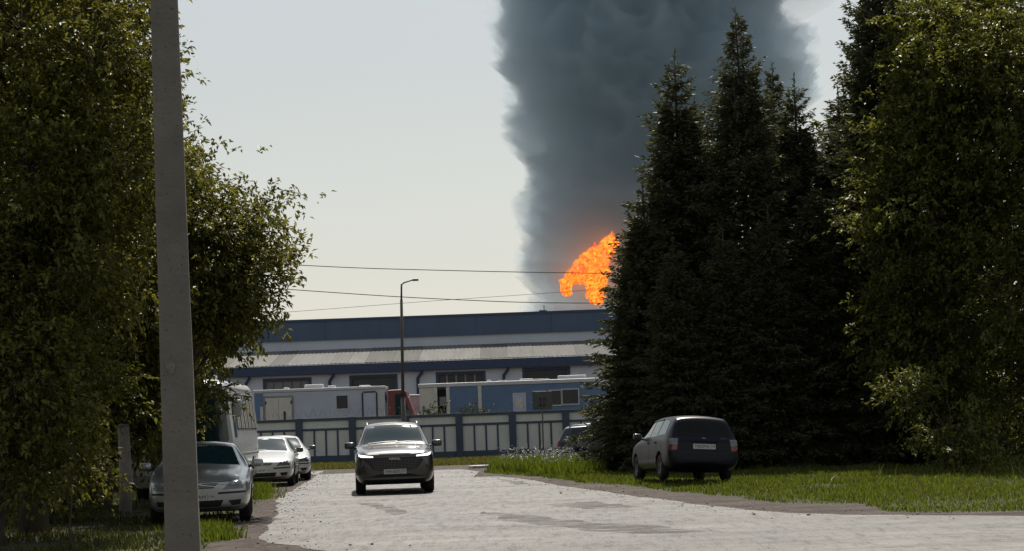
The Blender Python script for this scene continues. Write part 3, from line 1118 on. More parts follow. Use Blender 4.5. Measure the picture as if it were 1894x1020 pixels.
# --- the oncoming sport utility car -------------------------------------------------
st = [(-2.31, .36, .70, .62, .66, .80, .58, .87, .89), (-2.25, .27, .84, .62, .82, .87, .68, .95, .97), (-2.02, .23, .92, .60, .90, .95, .74, 1.02, 1.05),
      (-1.5, .21, .935, .60, .915, 1.0, .77, 1.07, 1.105), (-1.0, .21, .935, .60, .915, 1.04, .775, 1.11, 1.145), (-.84, .21, .935, .6, .915, 1.05, .77, 1.15, 1.19),
      (-.22, .21, .935, .60, .91, 1.07, .645, 1.57, 1.635), (.0, .21, .935, .60, .91, 1.075, .64, 1.61, 1.672), (.6, .21, .935, .60, .91, 1.08, .645, 1.635, 1.70),
      (1.3, .21, .935, .6, .91, 1.09, .63, 1.60, 1.67), (1.72, .22, .93, .6, .90, 1.09, .61, 1.54, 1.615), (2.08, .28, .90, .62, .86, 1.06, .65, 1.26, 1.30),
      (2.24, .33, .86, .62, .82, 1.0, .68, 1.10, 1.12), (2.32, .42, .74, .64, .70, .88, .6, .96, .98)]
p = gr(722, 914)
suv = Car('suv', 'dark grey-brown sport utility car driving towards the camera with lit running lamps', 'car', st, M['p_suv'], (p.x, p.y + 1.45, 0), R(4.5), (-1.38, 1.34), .365, .80, .24)
c = suv
c.panel('windshield', [(-.735, 1.155), (-.4, 1.185), (0, 1.20), (.4, 1.185), (.735, 1.155), (.605, 1.575), (.3, 1.61), (0, 1.62), (-.3, 1.61), (-.605, 1.575)], 'F', M['glass'], off=.004)
c.strip('wiper', [(-.6, 1.185), (-.2, 1.22), (.1, 1.222)], 'F', .014, M['trim'], off=.03)
c.strip('wiper', [(.05, 1.205), (.35, 1.21), (.62, 1.19)], 'F', .014, M['trim'], off=.03)
for nm, pl in (('front_window', [(-.62, 1.14), (-.02, 1.54), (.28, 1.56), (.30, 1.14)]), ('rear_window', [(.36, 1.14), (.34, 1.56), (.92, 1.545), (1.18, 1.46), (1.2, 1.15)]),
               ('quarter_window', [(1.26, 1.16), (1.25, 1.44), (1.6, 1.30), (1.62, 1.19)])):
    c.both(nm, pl, 'R', M['glass'])
c.panel('rear_windshield', [(-.6, 1.18), (.6, 1.18), (.53, 1.5), (-.53, 1.5)], 'B', M['glass'])
c.panel('grille', [(-.60, .86), (.60, .86), (.67, .78), (.50, .58), (.27, .545), (-.27, .545), (-.50, .58), (-.67, .78)], 'F', M['trim'], off=.008)
for k in range(7):
    z = .585 + k * .038
    w = .47 + k * .022
    c.strip('grille_bar', [(-w, z), (0, z - .004), (w, z)], 'F', .007, M['steel'], off=.016, step=.08)
for k in range(-6, 7):
    c.strip('grille_bar', [(k * .075, .59), (k * .082, .80)], 'F', .006, M['steel'], off=.015, step=.06)
text_mesh('badge_lettering', 'HAVAL', .085, M['chrome'], c.root, (0, c.surf('F', 0, .82).y - .03, .825), (R(90), 0, 0), .006)
c.both('running_lamp', [(.50, .895), (.80, .935), (.845, .965), (.835, .905), (.78, .875), (.50, .862)], 'F', M['drl'], off=.012)
c.both('headlight', [(.66, .79), (.83, .80), (.85, .70), (.80, .60), (.72, .62), (.69, .70)], 'F', M['lens_dark'], off=.008)
c.panel('lower_intake', [(-.64, .405), (.64, .405), (.36, .475), (-.36, .475)], 'F', M['black'], off=.01)
c.strip('skid_plate', [(-.72, .375), (0, .365), (.72, .375)], 'F', .028, M['steel'], off=.02)
c.panel('lower_bumper', [(-.74, .35), (.74, .35), (.66, .26), (-.66, .26)], 'F', M['trim'], off=.012)
c.plate('F', .53, 'A416EX', '77')
c.strip('hood_seam', [(-.79, .955), (-.4, .93), (0, .925), (.4, .93), (.79, .955)], 'F', .010, M['trim'], off=.003)
c.strip('hood_crease', [(.62, -2.1), (.50, -1.5), (.56, -.9)], 'T', .016, M['p_suv'], off=.009, mirror=True)
for k, y in enumerate((-.62, .33, 1.2)):
    c.strip('door_seam', [(y, .36), (y + .01, .8), (y, 1.12)], 'R', .010, M['trim'], off=.002)
c.both('door_handle', [(.08, .98), (.26, .985), (.26, .95), (.08, .945)], 'R', M['p_suv'], off=.03)
c.both('door_handle', [(.98, .99), (1.16, .995), (1.16, .96), (.98, .955)], 'R', M['p_suv'], off=.03)
c.both('sill_trim', [(-.95, .33), (.9, .33), (.9, .23), (-.95, .23)], 'R', M['trim'], off=.012)
c.both('tail_light', [(.36, .98), (.82, 1.0), (.82, .9), (.36, .91)], 'B', M['red_lens'])
for s in (-1, 1):
    MB().tube([(s * .60, .02, 1.58), (s * .605, .22, 1.655), (s * .61, .7, 1.675), (s * .60, 1.3, 1.65), (s * .59, 1.6, 1.56)], .02, 8).build('roof_rail', M['alloy'], c.root, True)
c.mirror(-.62, 1.14, 1.045, M['p_black'], .24, .16)

# --- silver sedan parked behind the pole ---------------------------------------------
sed = [(-2.36, .34, .62, .52, .58, .62, .50, .66, .68), (-2.29, .24, .80, .52, .77, .67, .66, .71, .73), (-2.05, .20, .87, .52, .85, .74, .70, .79, .82),
       (-1.4, .19, .905, .55, .88, .83, .72, .89, .92), (-.95, .19, .905, .55, .885, .90, .72, .95, .985), (-.80, .19, .905, .55, .885, .91, .71, .98, 1.02),
       (-.12, .19, .905, .55, .875, .93, .585, 1.315, 1.375), (.1, .19, .905, .55, .875, .935, .58, 1.35, 1.41), (.6, .19, .905, .55, .875, .94, .585, 1.365, 1.43),
       (1.15, .19, .905, .55, .875, .95, .57, 1.31, 1.38), (1.65, .20, .90, .55, .87, .95, .62, 1.03, 1.06), (1.8, .2, .89, .56, .86, .945, .66, .995, 1.02),
       (2.2, .27, .84, .56, .80, .90, .66, .95, .965), (2.34, .38, .72, .56, .68, .76, .58, .84, .86)]


def sedan_parts(c, mat, dark=True, plate=('B', '  '), lens=M['lens'], seams=True):
    c.panel('windshield', [(-.675, .985), (0, 1.03), (.675, .985), (.54, 1.325), (0, 1.365), (-.54, 1.325)], 'F', M['glass'], off=.004)
    c.strip('wiper', [(-.55, 1.0), (-.2, 1.035), (.05, 1.045)], 'F', .014, M['trim'], off=.03)
    for nm, pl in (('front_window', [(-.56, .975), (.0, 1.295), (.27, 1.315), (.29, .975)]), ('rear_window', [(.35, .975), (.33, 1.315), (.8, 1.30), (1.12, 1.19), (1.28, .99)])):
        c.both(nm, pl, 'R', M['glass'])
    c.panel('rear_windshield', [(-.56, 1.04), (.56, 1.04), (.50, 1.3), (-.50, 1.3)], 'B', M['glass'])
    c.both('headlight', [(.40, .585), (.76, .60), (.80, .70), (.70, .735), (.52, .70)], 'F', lens, off=.01)
    c.panel('grille', [(-.33, .70), (.33, .70), (.25, .615), (-.25, .615)], 'F', M['trim'], off=.008)
    for z in (.645, .672):
        c.strip('grille_bar', [(-.28, z), (.28, z)], 'F', .008, M['chrome'], off=.014)
    c.panel('badge', [(.05 * math.cos(t * .785), .688 + .026 * math.sin(t * .785)) for t in range(8)], 'F', M['chrome'], off=.022)
    c.both('bumper_strip', [(.33, .545), (.80, .56), (.80, .525), (.33, .51)], 'F', M['trim'], off=.012)
    c.panel('lower_intake', [(-.42, .41), (.42, .41), (.36, .30), (-.36, .30)], 'F', M['black'], off=.008)
    c.both('fog_light', [(.50, .40), (.72, .415), (.70, .33), (.56, .31)], 'F', M['trim'], off=.008)
    c.strip('bumper_lip', [(-.68, .285), (0, .262), (.68, .285)], 'F', .02, M['steel'], off=.012)
    c.strip('hood_seam', [(-.74, .755), (-.4, .725), (0, .718), (.4, .725), (.74, .755)], 'F', .009, M['trim'], off=.002)
    for y in (-.55, .32, 1.2):
        c.strip('door_seam', [(y, .32), (y + .01, .7), (y, .96)], 'R', .010, M['trim'], off=.002)
    for y in (.08, .95):
        c.both('door_handle', [(y, .86), (y + .16, .865), (y + .16, .835), (y, .83)], 'R', mat, off=.028)
    c.both('side_moulding', [(-.9, .56), (.95, .57), (.95, .53), (-.9, .52)], 'R', M['trim'], off=.012)
    c.both('tail_light', [(.42, .86), (.74, .86), (.76, .72), (.42, .72)], 'B', M['red_lens'])
    c.mirror(-.52, 1.0, 1.0, mat, .21, .14)
    c.plate('F', .465, *plate)


p0, p1 = gr(287, 968), gr(435, 966)
silver = Car('sedan', 'silver sedan parked in dappled shade behind the concrete utility pole', 'car', sed, M['p_silver'], ((p0.x + p1.x) / 2 - .02, p1.y + 1.52, 0), R(7), (-1.42, 1.32), .315, .77, .205)
sedan_parts(silver, M['p_silver'], plate=('K207AM', '116'))

# --- two white cars beyond the bus ---------------------------------------------------
pa = gr(527, 901)
wc1 = Car('sedan', 'white sedan parked just behind the bus with grey lower bumper', 'car', [tuple(s) for s in sed], M['p_white'], (pa.x - .74, pa.y + 1.8, 0), R(4), (-1.42, 1.32), .315, .77, .205)
sedan_parts(wc1, M['p_black'], plate=('B318TP', '16'), lens=M['lens_dark'])
pb = gr(549, 893)
wc2 = Car('sedan', 'white sedan parked behind the other white car with its flank showing', 'car', [tuple(s) for s in sed], M['p_white'], (pb.x - .86, pb.y + 3.2, 0), R(9), (-1.42, 1.32), .315, .77, .205)
sedan_parts(wc2, M['p_black'], plate=('M540OC', '16'), lens=M['lens_dark'])

# --- dark blue station wagon on the verge ---------------------------------------------
wag = [(-2.02, .34, .62, .52, .58, .64, .50, .69, .71), (-1.95, .24, .78, .52, .75, .70, .64, .76, .78), (-1.7, .21, .83, .52, .81, .80, .68, .85, .875),
       (-1.25, .20, .855, .55, .835, .88, .70, .93, .955), (-.98, .20, .855, .55, .835, .92, .70, .97, 1.0), (-.86, .20, .855, .55, .835, .93, .69, 1.0, 1.035),
       (-.25, .20, .855, .55, .83, .95, .595, 1.39, 1.45), (.0, .20, .855, .55, .83, .955, .595, 1.43, 1.485), (.5, .20, .855, .55, .83, .96, .60, 1.45, 1.51),
       (1.2, .20, .855, .55, .83, .965, .595, 1.44, 1.50), (1.72, .22, .855, .55, .83, .965, .585, 1.41, 1.465), (1.84, .24, .85, .55, .82, .955, .60, 1.36, 1.405),
       (2.02, .27, .83, .55, .80, .93, .70, 1.0, 1.03), (2.10, .32, .81, .55, .78, .86, .70, .91, .93), (2.14, .40, .70, .55, .68, .74, .6, .80, .82)]
p = gr(1285, 899)
wagon = Car('station_wagon', 'dark blue station wagon parked on the grass verge before the spruces', 'car', wag, M['p_blue'], (p.x - .15, p.y + 1.9, 0), R(189), (-1.22, 1.26), .30, .735, .185)
wagon.root.rotation_euler = (R(1.8), R(-3.8), R(189.0))
wagon.root.location.z = .05
c = wagon
c.panel('windshield', [(-.655, 1.0), (0, 1.045), (.655, 1.0), (.55, 1.395), (0, 1.435), (-.55, 1.395)], 'F', M['glass'], off=.004)
for nm, pl in (('front_window', [(-.64, .99), (-.14, 1.375), (.14, 1.395), (.16, .995)]), ('rear_window', [(.22, .995), (.20, 1.395), (.86, 1.39), (.90, 1.0)]), ('quarter_window', [(.97, 1.005), (.95, 1.385), (1.52, 1.34), (1.66, 1.03)])):
    c.both(nm, pl, 'R', M['glass'])
c.panel('rear_windshield', [(-.60, .985), (.60, .985), (.555, 1.375), (0, 1.40), (-.555, 1.375)], 'B', M['glass_dusty'], off=.004)
c.both('tail_light', [(.60, .93), (.79, .93), (.80, .78), (.62, .78)], 'B', M['lens'], off=.012)
c.both('brake_light', [(.62, .775), (.80, .775), (.80, .665), (.63, .665)], 'B', M['red_lens'], off=.012)
c.panel('rear_bumper', [(-.82, .60), (.82, .60), (.80, .38), (-.80, .38)], 'B', M['p_blue'], off=.035, thick=.03)
c.strip('tailgate_trim', [(-.34, .885), (0, .895), (.34, .885)], 'B', .03, M['p_blue'], off=.02)
c.panel('badge', [(.055 * math.cos(t * .785), .945 + .022 * math.sin(t * .785)) for t in range(8)], 'B', M['steel'], off=.012)
text_mesh('badge_lettering', 'LADA', .06, M['steel'], c.root, (-.46, c.surf('B', -.46, .955).y + .012, .95), (R(90), 0, R(180)), .003)
c.plate('B', .755, 'T003MX', '163')
c.strip('tailgate_seam', [(-.60, .62), (0, .615), (.60, .62)], 'B', .012, M['trim'], off=.003)
for y in (-.60, .19, .93):
    c.strip('door_seam', [(y, .32), (y + .01, .7), (y, .97)], 'R', .010, M['trim'], off=.002)
for y in (-.02, .72):
    c.both('door_handle', [(y, .87), (y + .15, .875), (y + .15, .845), (y, .84)], 'R', M['p_blue'], off=.028)
c.both('rain_visor', [(-.2, 1.385), (.15, 1.405), (.86, 1.405), (.86, 1.38), (.15, 1.38), (-.2, 1.355)], 'R', M['trim'], off=.02)
c.both('headlight', [(.42, .60), (.72, .62), (.74, .73), (.5, .71)], 'F', M['lens'])
c.panel('grille', [(-.33, .69), (.33, .69), (.28, .61), (-.28, .61)], 'F', M['trim'])
c.mirror(-.58, 1.03, .95, M['p_black'], .2, .14)

# --- half hidden dark car near the fence ---------------------------------------------
p = at(1036, 850, 79)
dk = Car('hatchback', 'dark grey car half hidden behind the leftmost spruce near the fence', 'car', [tuple(s) for s in wag], M['p_black'], (p.x + 2.05, 79, -.12), R(88), (-1.22, 1.26), .30, .735, .185)
c = dk
c.panel('windshield', [(-.655, 1.0), (0, 1.045), (.655, 1.0), (.55, 1.395), (0, 1.435), (-.55, 1.395)], 'F', M['glass'], off=.004)
for nm, pl in (('front_window', [(-.64, .99), (-.14, 1.375), (.14, 1.395), (.16, .995)]), ('rear_window', [(.22, .995), (.20, 1.395), (.86, 1.39), (.90, 1.0)]), ('quarter_window', [(.97, 1.005), (.95, 1.385), (1.52, 1.34), (1.66, 1.03)])):
    c.both(nm, pl, 'R', M['glass'])
c.panel('rear_windshield', [(-.60, .985), (.60, .985), (.555, 1.375), (0, 1.40), (-.555, 1.375)], 'B', M['glass'])
c.both('tail_light', [(.60, .93), (.79, .93), (.80, .70), (.62, .70)], 'B', M['red_lens'], off=.012)
for s in (-1, 1):
    MB().tube([(s * .56, -.05, 1.42), (s * .57, .1, 1.50), (s * .57, .9, 1.525), (s * .56, 1.5, 1.49), (s * .56, 1.65, 1.42)], .018, 8).build('roof_rail', M['alloy'], c.root, True)
c.mirror(-.58, 1.03, .95, M['p_black'], .2, .14)

# --- white bus ---------------------------------------------------------------------
BL = 7.2
bs = [(-3.6, .45, 1.08, 1.0, 1.09, 1.32, .90, 2.55, 2.62), (-3.55, .34, 1.20, 1.0, 1.20, 1.34, 1.0, 2.66, 2.76), (-3.35, .30, 1.25, 1.0, 1.25, 1.36, 1.06, 2.74, 2.86), (-2.8, .30, 1.25, 1.0, 1.25, 1.36, 1.09, 2.78, 2.90),
      (0, .30, 1.25, 1.0, 1.25, 1.36, 1.10, 2.78, 2.90), (2.8, .30, 1.25, 1.0, 1.25, 1.36, 1.09, 2.78, 2.90), (3.4, .32, 1.24, 1.0, 1.24, 1.36, 1.07, 2.75, 2.86), (3.57, .36, 1.18, 1.0, 1.18, 1.34, 1.0, 2.66, 2.76), (3.6, .45, 1.08, 1.0, 1.08, 1.32, .92, 2.56, 2.62)]
fr_ = at(434, 850, 47.0)
rr_ = at(481, 850, 54.2)
yaw = math.atan2(-(rr_.x - fr_.x), rr_.y - fr_.y)
mid = (fr_ + rr_) / 2
bus = Car('bus', 'white midsize bus parked nose to camera under the left tree', 'bus', bs, M['bus_white'], (mid.x - 1.25 * math.cos(yaw), mid.y - 1.25 * math.sin(yaw), 0), yaw, (-2.35, 1.55), .44, 1.06, .26)
c = bus
c.panel('windshield', [(-1.10, 1.32), (1.10, 1.32), (1.13, 1.42), (1.02, 2.42), (.9, 2.5), (-.9, 2.5), (-1.02, 2.42), (-1.13, 1.42)], 'F', M['glass'], step=.1)
c.strip('windshield_divider', [(0, 1.33), (0, 2.49)], 'F', .04, M['trim'], off=.014)
c.panel('destination_box', [(-.55, 2.56), (.55, 2.56), (.52, 2.70), (-.52, 2.70)], 'F', M['trim'])
c.both('headlight', [(.62, .72), (.98, .74), (.98, .90), (.62, .90)], 'F', M['lens'])
c.panel('grille', [(-.45, .72), (.45, .72), (.45, .88), (-.45, .88)], 'F', M['trim'])
c.panel('bumper', [(-1.15, .62), (1.15, .62), (1.12, .40), (-1.12, .40)], 'F', M['gate_grey'], off=.05, thick=.03)
c.plate('F', .51, 'CA193', '16', .075)
for k in range(6):
    y = -2.45 + k * .98
    c.both('side_window', [(y, 1.62), (y + .90, 1.62), (y + .90, 2.50), (y, 2.50)], 'R', M['glass'], step=.12)
    for q in (.22, .62):
        c.both('curtain', [(y + q, 1.66), (y + q + .14, 1.66), (y + q + .12, 2.46), (y + q, 2.46)], 'R', M['van_cream'], off=.03, step=.12)
c.both('door_window', [(-3.15, 1.45), (-2.58, 1.45), (-2.58, 2.48), (-3.10, 2.48)], 'R', M['glass'], step=.12)
c.strip('side_moulding', [(-3.3, 1.02), (0, 1.02), (3.3, 1.02)], 'R', .05, M['gate_grey'], off=.02, step=.3)
c.strip('rain_gutter', [(-3.2, 2.63), (0, 2.63), (3.3, 2.63)], 'R', .035, M['gate_grey'], off=.02, step=.3)
for k in range(4):
    y = -1.4 + k * .62
    c.both('side_hatch', [(y, .42), (y + .56, .42), (y + .56, .92), (y, .92)], 'R', M['bus_white'], off=.012, step=.2)
    c.both('hatch_latch', [(y + .25, .47), (y + .31, .47), (y + .31, .53), (y + .25, .53)], 'R', M['trim'], off=.018)
c.both('side_hatch', [(2.25, .42), (3.2, .42), (3.2, .92), (2.25, .92)], 'R', M['bus_white'], off=.012, step=.2)
c.both('marker_lamp', [(-2.7, 1.09), (-2.6, 1.09), (-2.6, 1.13), (-2.7, 1.13)], 'R', M['lens'], off=.02)
c.panel('rear_window', [(-.95, 1.5), (.95, 1.5), (.85, 2.4), (-.85, 2.4)], 'B', M['glass'], step=.1)
c.both('tail_light', [(.85, .7), (1.0, .7), (1.0, 1.0), (.85, 1.0)], 'B', M['red_lens'])
for s in (-1, 1):
    a = MB().tube([(s * 1.0, -3.45, 2.55), (s * 1.15, -3.75, 2.62), (s * 1.34, -3.85, 2.5), (s * 1.36, -3.85, 2.30)], .03, 8).build('mirror_arm', M['bus_white'], c.root, True)
    MB().box(s * 1.36 - .11, s * 1.36 + .11, -3.91, -3.79, 1.92, 2.32).build('mirror', M['bus_white'], a, True, bevel=.04, seg=3)
MB().box(-.6, .6, -1.6, -.7, 2.86, 2.99).build('roof_hatch', M['bus_white'], c.root, True, bevel=.04)
# ------------------------------------------------------------------ trees
def unit(a):
    return a / np.maximum(np.linalg.norm(a, axis=-1, keepdims=True), 1e-9)


def leaves(P, Dr, L, Wd, rng, fold=.25, flat=0.0):
    """folded two-triangle leaves; P base points, Dr directions"""
    n = len(P)
    rv = rng.normal(size=(n, 3))
    rv[:, 2] += flat * 3
    s = unit(np.cross(Dr, rv))
    nn = np.cross(s, Dr)
    Lk = (L * rng.uniform(.65, 1.25, n))[:, None]
    Wk = (Wd * rng.uniform(.7, 1.2, n))[:, None]
    v0 = P
    v1 = P + Dr * Lk * .42 + s * Wk * .5 + nn * Wk * fold
    v2 = P + Dr * Lk - nn * Lk * .12
    v3 = P + Dr * Lk * .42 - s * Wk * .5 + nn * Wk * fold
    V = np.stack([v0, v1, v2, v3], 1).reshape(-1, 3)
    b_ = np.arange(n)[:, None] * 4
    F = np.concatenate([b_ + np.array([[0, 1, 2]]), b_ + np.array([[0, 2, 3]])], 1).reshape(-1, 3)
    return V, F


def broadleaf(name, label, cat, base, lobes, n_clump, per, L, Wd, mat, seed, droop=.7, spread=.30, trunk_r=.16, trunk=True, group=None, flat=0.0, bark='bark', outward=.6, voids=0.0):
    """lobes: list of (centre xyz, radii xyz, weight) in world metres"""
    rng = np.random.default_rng(seed)
    t = thing(name, label, cat, base, 0, group)
    B = np.array(base)
    wsum = sum(l[2] for l in lobes)
    PP, DD, anchors = [], [], []
    for (c, r, w) in lobes:
        c, r = np.array(c, float), np.array(r, float)
        k = max(2, int(n_clump * w / wsum))
        d = unit(rng.normal(size=(k, 3)))
        rad = rng.uniform(.30, 1.0, k) ** .55
        rad *= 1 + .16 * rng.normal(size=k)
        cl = c + d * rad[:, None] * r
        for q, dd in zip(cl, d):
            if q[2] < .25 or (noise.noise(Vector((q[0] * .95, q[1] * .95, q[2] * 1.6)) + Vector((seed, 0, 0))) < voids and rng.uniform() < .85):
                continue
            m = int(per * rng.uniform(.5, 1.5))
            sg_ = spread * rng.uniform(.6, 1.3)
            # twigs fan out of the clump
            nt_ = max(3, m // 9)
            tb = q + rng.normal(size=(nt_, 3)) * sg_ * np.array([1.3, 1.3, .5])
            td = unit(dd * outward + rng.normal(size=(nt_, 3)) * np.array([.7, .7, .4]) + np.array([0, 0, .05]))
            tl = rng.uniform(.25, .6, nt_)
            idx = rng.integers(0, nt_, m)
            u = rng.uniform(0, 1, m)[:, None]
            p_ = tb[idx] + td[idx] * tl[idx][:, None] * u + np.array([0, 0, -.22]) * (u ** 2) * tl[idx][:, None] + rng.normal(size=(m, 3)) * .025
            ld = unit(td[idx] * .75 + rng.normal(size=(m, 3)) * .45 + np.array([0, 0, -droop]))
            PP.append(p_)
            DD.append(ld)
            anchors.append(q)
    P, Dr = np.concatenate(PP), np.concatenate(DD)
    V, F = leaves(P, Dr, L, Wd, rng, flat=flat)
    np_mesh('crown', V - B, F, mat, t)
    if trunk:
        mb = MB()
        cs = [np.array(l[0], float) for l in lobes]
        top = max(c[2] for c in cs)
        cx = np.mean([c[:2] for c in cs], axis=0)
        pts = []
        for k in range(9):
            u = k / 8
            w_ = noise.noise(Vector((seed, u * 3, 1))) * .3 * u
            pts.append((B[0] * (1 - u) + cx[0] * u + w_ - B[0], B[1] * (1 - u) + cx[1] * u - B[1] + w_ * .5, -.1 + top * .95 * u))
        mb.tube(pts, [trunk_r * (1.35 if k == 0 else 1 - .1 * k) for k in range(9)], 9)
        mb.build('trunk', M[bark], t, True)
        mb = MB()
        for c in cs:
            u = min(.9, max(.12, (c[2] - .9) / top * .8))
            k = u * 8
            i = int(k)
            s0 = Vector(pts[i]).lerp(Vector(pts[min(i + 1, 8)]), k - i)
            e = Vector(c - B)
            m_ = s0.lerp(e, .5) + Vector((0, 0, .25))
            mb.tube([s0, s0.lerp(m_, .5), m_, e], [trunk_r * .42, trunk_r * .34, trunk_r * .24, trunk_r * .1], 6)
        for q in anchors[::max(1, len(anchors) // 220)]:
            c = min(cs, key=lambda c_: np.linalg.norm(c_ - q))
            a, e = Vector(c - B), Vector(q - B)
            m_ = a.lerp(e, .5) + Vector((rng.normal() * .1, rng.normal() * .1, .08))
            mb.tube([a, m_, e], [trunk_r * .09, trunk_r * .06, .006], 4, False)
        mb.build('limbs', M[bark], t, True)
    return t


def lobe(px, py, D, rx, rz, ry=None, w=None):
    """ellipsoid centred on a photo direction at distance D; radii in photo pixels -> metres"""
    k = D / FPX
    c = at(px, py, D)
    rx, rz = rx * k, rz * k
    ry = (ry if ry is not None else max(rx, rz) * .8)
    return (tuple(c), (rx, ry, rz), w if w is not None else rx * rz)


def foot(px, D):
    p = at(px, 800, D)
    return (p.x, D, 0.0)


# left row (ash-leaved maples)
broadleaf('maple_tree', 'leafy tree arching right over the bus behind the concrete pole', 'tree', foot(290, 42),
          [lobe(375, 470, 39, 85, 150, 1.6), lobe(350, 330, 39.5, 40, 70, 1.2), lobe(435, 420, 38.5, 50, 42, .9), lobe(462, 490, 38.5, 38, 42, .8), lobe(410, 560, 38.5, 60, 70, 1.2),
           lobe(388, 622, 38.5, 48, 36, 1.0), lobe(374, 738, 38, 18, 16, .3, .05), lobe(265, 560, 42, 110, 200, 1.8), lobe(230, 330, 42, 80, 140, 1.6), lobe(495, 372, 40, 16, 12, .25, .05), lobe(512, 480, 40, 14, 14, .2, .05), lobe(465, 580, 40, 14, 16, .2, .04)],
          1500, 76, .125, .058, M['leaf_l'], 11, droop=.35, flat=.7, spread=.24, trunk_r=.17, group='left row of trees')
broadleaf('maple_tree', 'tall dense tree at the left edge with yellowish green upper leaves', 'tree', foot(60, 33),
          [lobe(165, 130, 33, 118, 150, 2), lobe(40, 60, 33, 150, 150, 2), lobe(215, 300, 32.5, 88, 120, 1.6), lobe(60, 320, 32, 140, 150, 2), lobe(150, 480, 32, 110, 130, 1.9), lobe(20, 560, 32, 120, 130, 1.6), lobe(-120, 300, 34, 120, 300, 2), lobe(205, 50, 34, 50, 140, 1.4), ((-11.5, 33, 11.5), (3.2, 2.6, 2.0), 2)],
          2100, 84, .115, .056, M['leaf_l'], 12, droop=.35, flat=.7, spread=.25, trunk_r=.2, group='left row of trees')
broadleaf('maple_tree', 'shaded tree filling the gap behind the concrete pole at left', 'tree', foot(170, 46),
          [lobe(150, 300, 46, 110, 280, 2), lobe(180, 600, 46, 140, 160, 2), lobe(260, 640, 45, 80, 130, 1.6), lobe(60, 700, 45, 120, 150, 2), lobe(180, 100, 47, 70, 200, 2), lobe(140, 820, 45, 70, 60, 1.2), lobe(268, 790, 44, 34, 60, .7, 1.2), lobe(215, 760, 44.5, 45, 60, .8, 1.2)],
          1250, 70, .15, .08, M['leaf_l'], 13, droop=.45, flat=.4, spread=.32, trunk_r=.18, group='left row of trees')
broadleaf('maple_tree', 'dark shaded low-branching tree in the lower left corner', 'tree', foot(-20, 30),
          [lobe(40, 700, 30, 130, 120, 1.6), lobe(130, 720, 31, 90, 110, 1.2), lobe(30, 850, 30, 110, 75, 1.2), lobe(-100, 600, 31, 150, 200, 1.8), lobe(110, 850, 32, 60, 60, .8)],
          820, 68, .11, .055, M['leaf_l'], 14, droop=.35, flat=.7, spread=.24, trunk_r=.15, group='left row of trees')
broadleaf('sapling', 'small sunlit yellow-green sapling among the dark trunks at left', 'sapling', foot(125, 29),
          [lobe(122, 835, 29, 20, 42, .3), lobe(136, 800, 29, 16, 18, .25)], 26, 26, .09, .04, M['leaf_l'], 15, spread=.10, trunk_r=.02)
broadleaf('maple_tree', 'far left tree standing behind the bus and the shaded row', 'tree', foot(120, 62),
          [lobe(130, 500, 62, 170, 330, 2.5), lobe(310, 640, 61, 60, 120, 1.5), lobe(290, 780, 61, 90, 80, 1.6), lobe(100, 780, 60, 160, 110, 2), lobe(140, 860, 58, 150, 50, 2), lobe(60, 150, 62, 170, 220, 2.5), lobe(180, 250, 62, 60, 200, 2)],
          900, 70, .21, .12, M['leaf_l'], 16, droop=.4, spread=.45, voids=-.5, trunk_r=.2, group='left row of trees')
broadleaf('bush', 'dark bush crouching in the deep shade at the lower left', 'bush', foot(90, 37),
          [lobe(60, 880, 37, 90, 50, 1), lobe(140, 870, 38, 40, 55, .8)], 150, 50, .11, .05, M['leaf_l'], 17, spread=.2, trunk_r=.03)

broadleaf('maple_tree', 'added tall tree whose crown past the top left corner shades the lower left', 'tree', foot(-60, 39),
          [((-11.0, 38, 10.8), (3.2, 4.6, 1.9), 3), ((-11.6, 43, 10.4), (3.2, 3.4, 2.0), 2), ((-12.5, 34, 10.8), (3.6, 3.2, 1.8), 2), ((-14.5, 39, 9.5), (3.2, 5, 2.5), 2)],
          900, 60, .22, .13, M['leaf_l'], 19, droop=.4, spread=.42, trunk_r=.24, voids=-.6, group='left row of trees')  # canopy added to block the sun over the lower left foliage
# unseen tree added just outside the frame, continuing the row to shade the lower left
broadleaf('maple_tree', 'unseen tree added to the left row beyond the frame edge for its shade', 'tree', (-10.5, 20, 0), [((-10.8, 20, 4.2), (3.4, 3.6, 2.8), 3), ((-10.6, 21, 8.0), (3.2, 3.4, 3.2), 3), ((-11.2, 18, 10.5), (2.6, 2.6, 2.2), 2)],
          420, 46, .17, .085, M['leaf_l'], 18, spread=.4, trunk_r=.2, group='left row of trees')
# right broadleaves
broadleaf('broadleaf_tree', 'unseen tree added beyond the right edge of the frame to darken the right trees', 'tree', (15.8, 41, 0), [((15.6, 41, 4.2), (2.9, 3.2, 3.2), 3), ((15.8, 42, 8.5), (3.0, 3.2, 3.4), 3), ((15.8, 43, 11.5), (2.2, 2.4, 2.2), 2)],
          420, 46, .18, .09, M['leaf_r'], 25, spread=.42, trunk_r=.2, group='right row of trees')  # out of view, added to keep the right-hand trees dark
broadleaf('broadleaf_tree', 'large bright-leaved tree right of the spruces reaching the top of the frame', 'tree', foot(1745, 55),
          [lobe(1735, 170, 54, 85, 140, 2), lobe(1720, 400, 53, 105, 150, 2), lobe(1685, 600, 54, 75, 130, 1.6), lobe(1790, 300, 54, 100, 160, 2), lobe(1790, 80, 55, 120, 150, 2), lobe(1730, 660, 53, 80, 120, 1.5), lobe(1645, 420, 54.5, 45, 120, 1.4), lobe(1660, 260, 55, 40, 70, 1.2)],
          2100, 72, .15, .08, M['leaf_r'], 21, droop=.15, spread=.34, trunk_r=.22, flat=1.0, group='right row of trees')
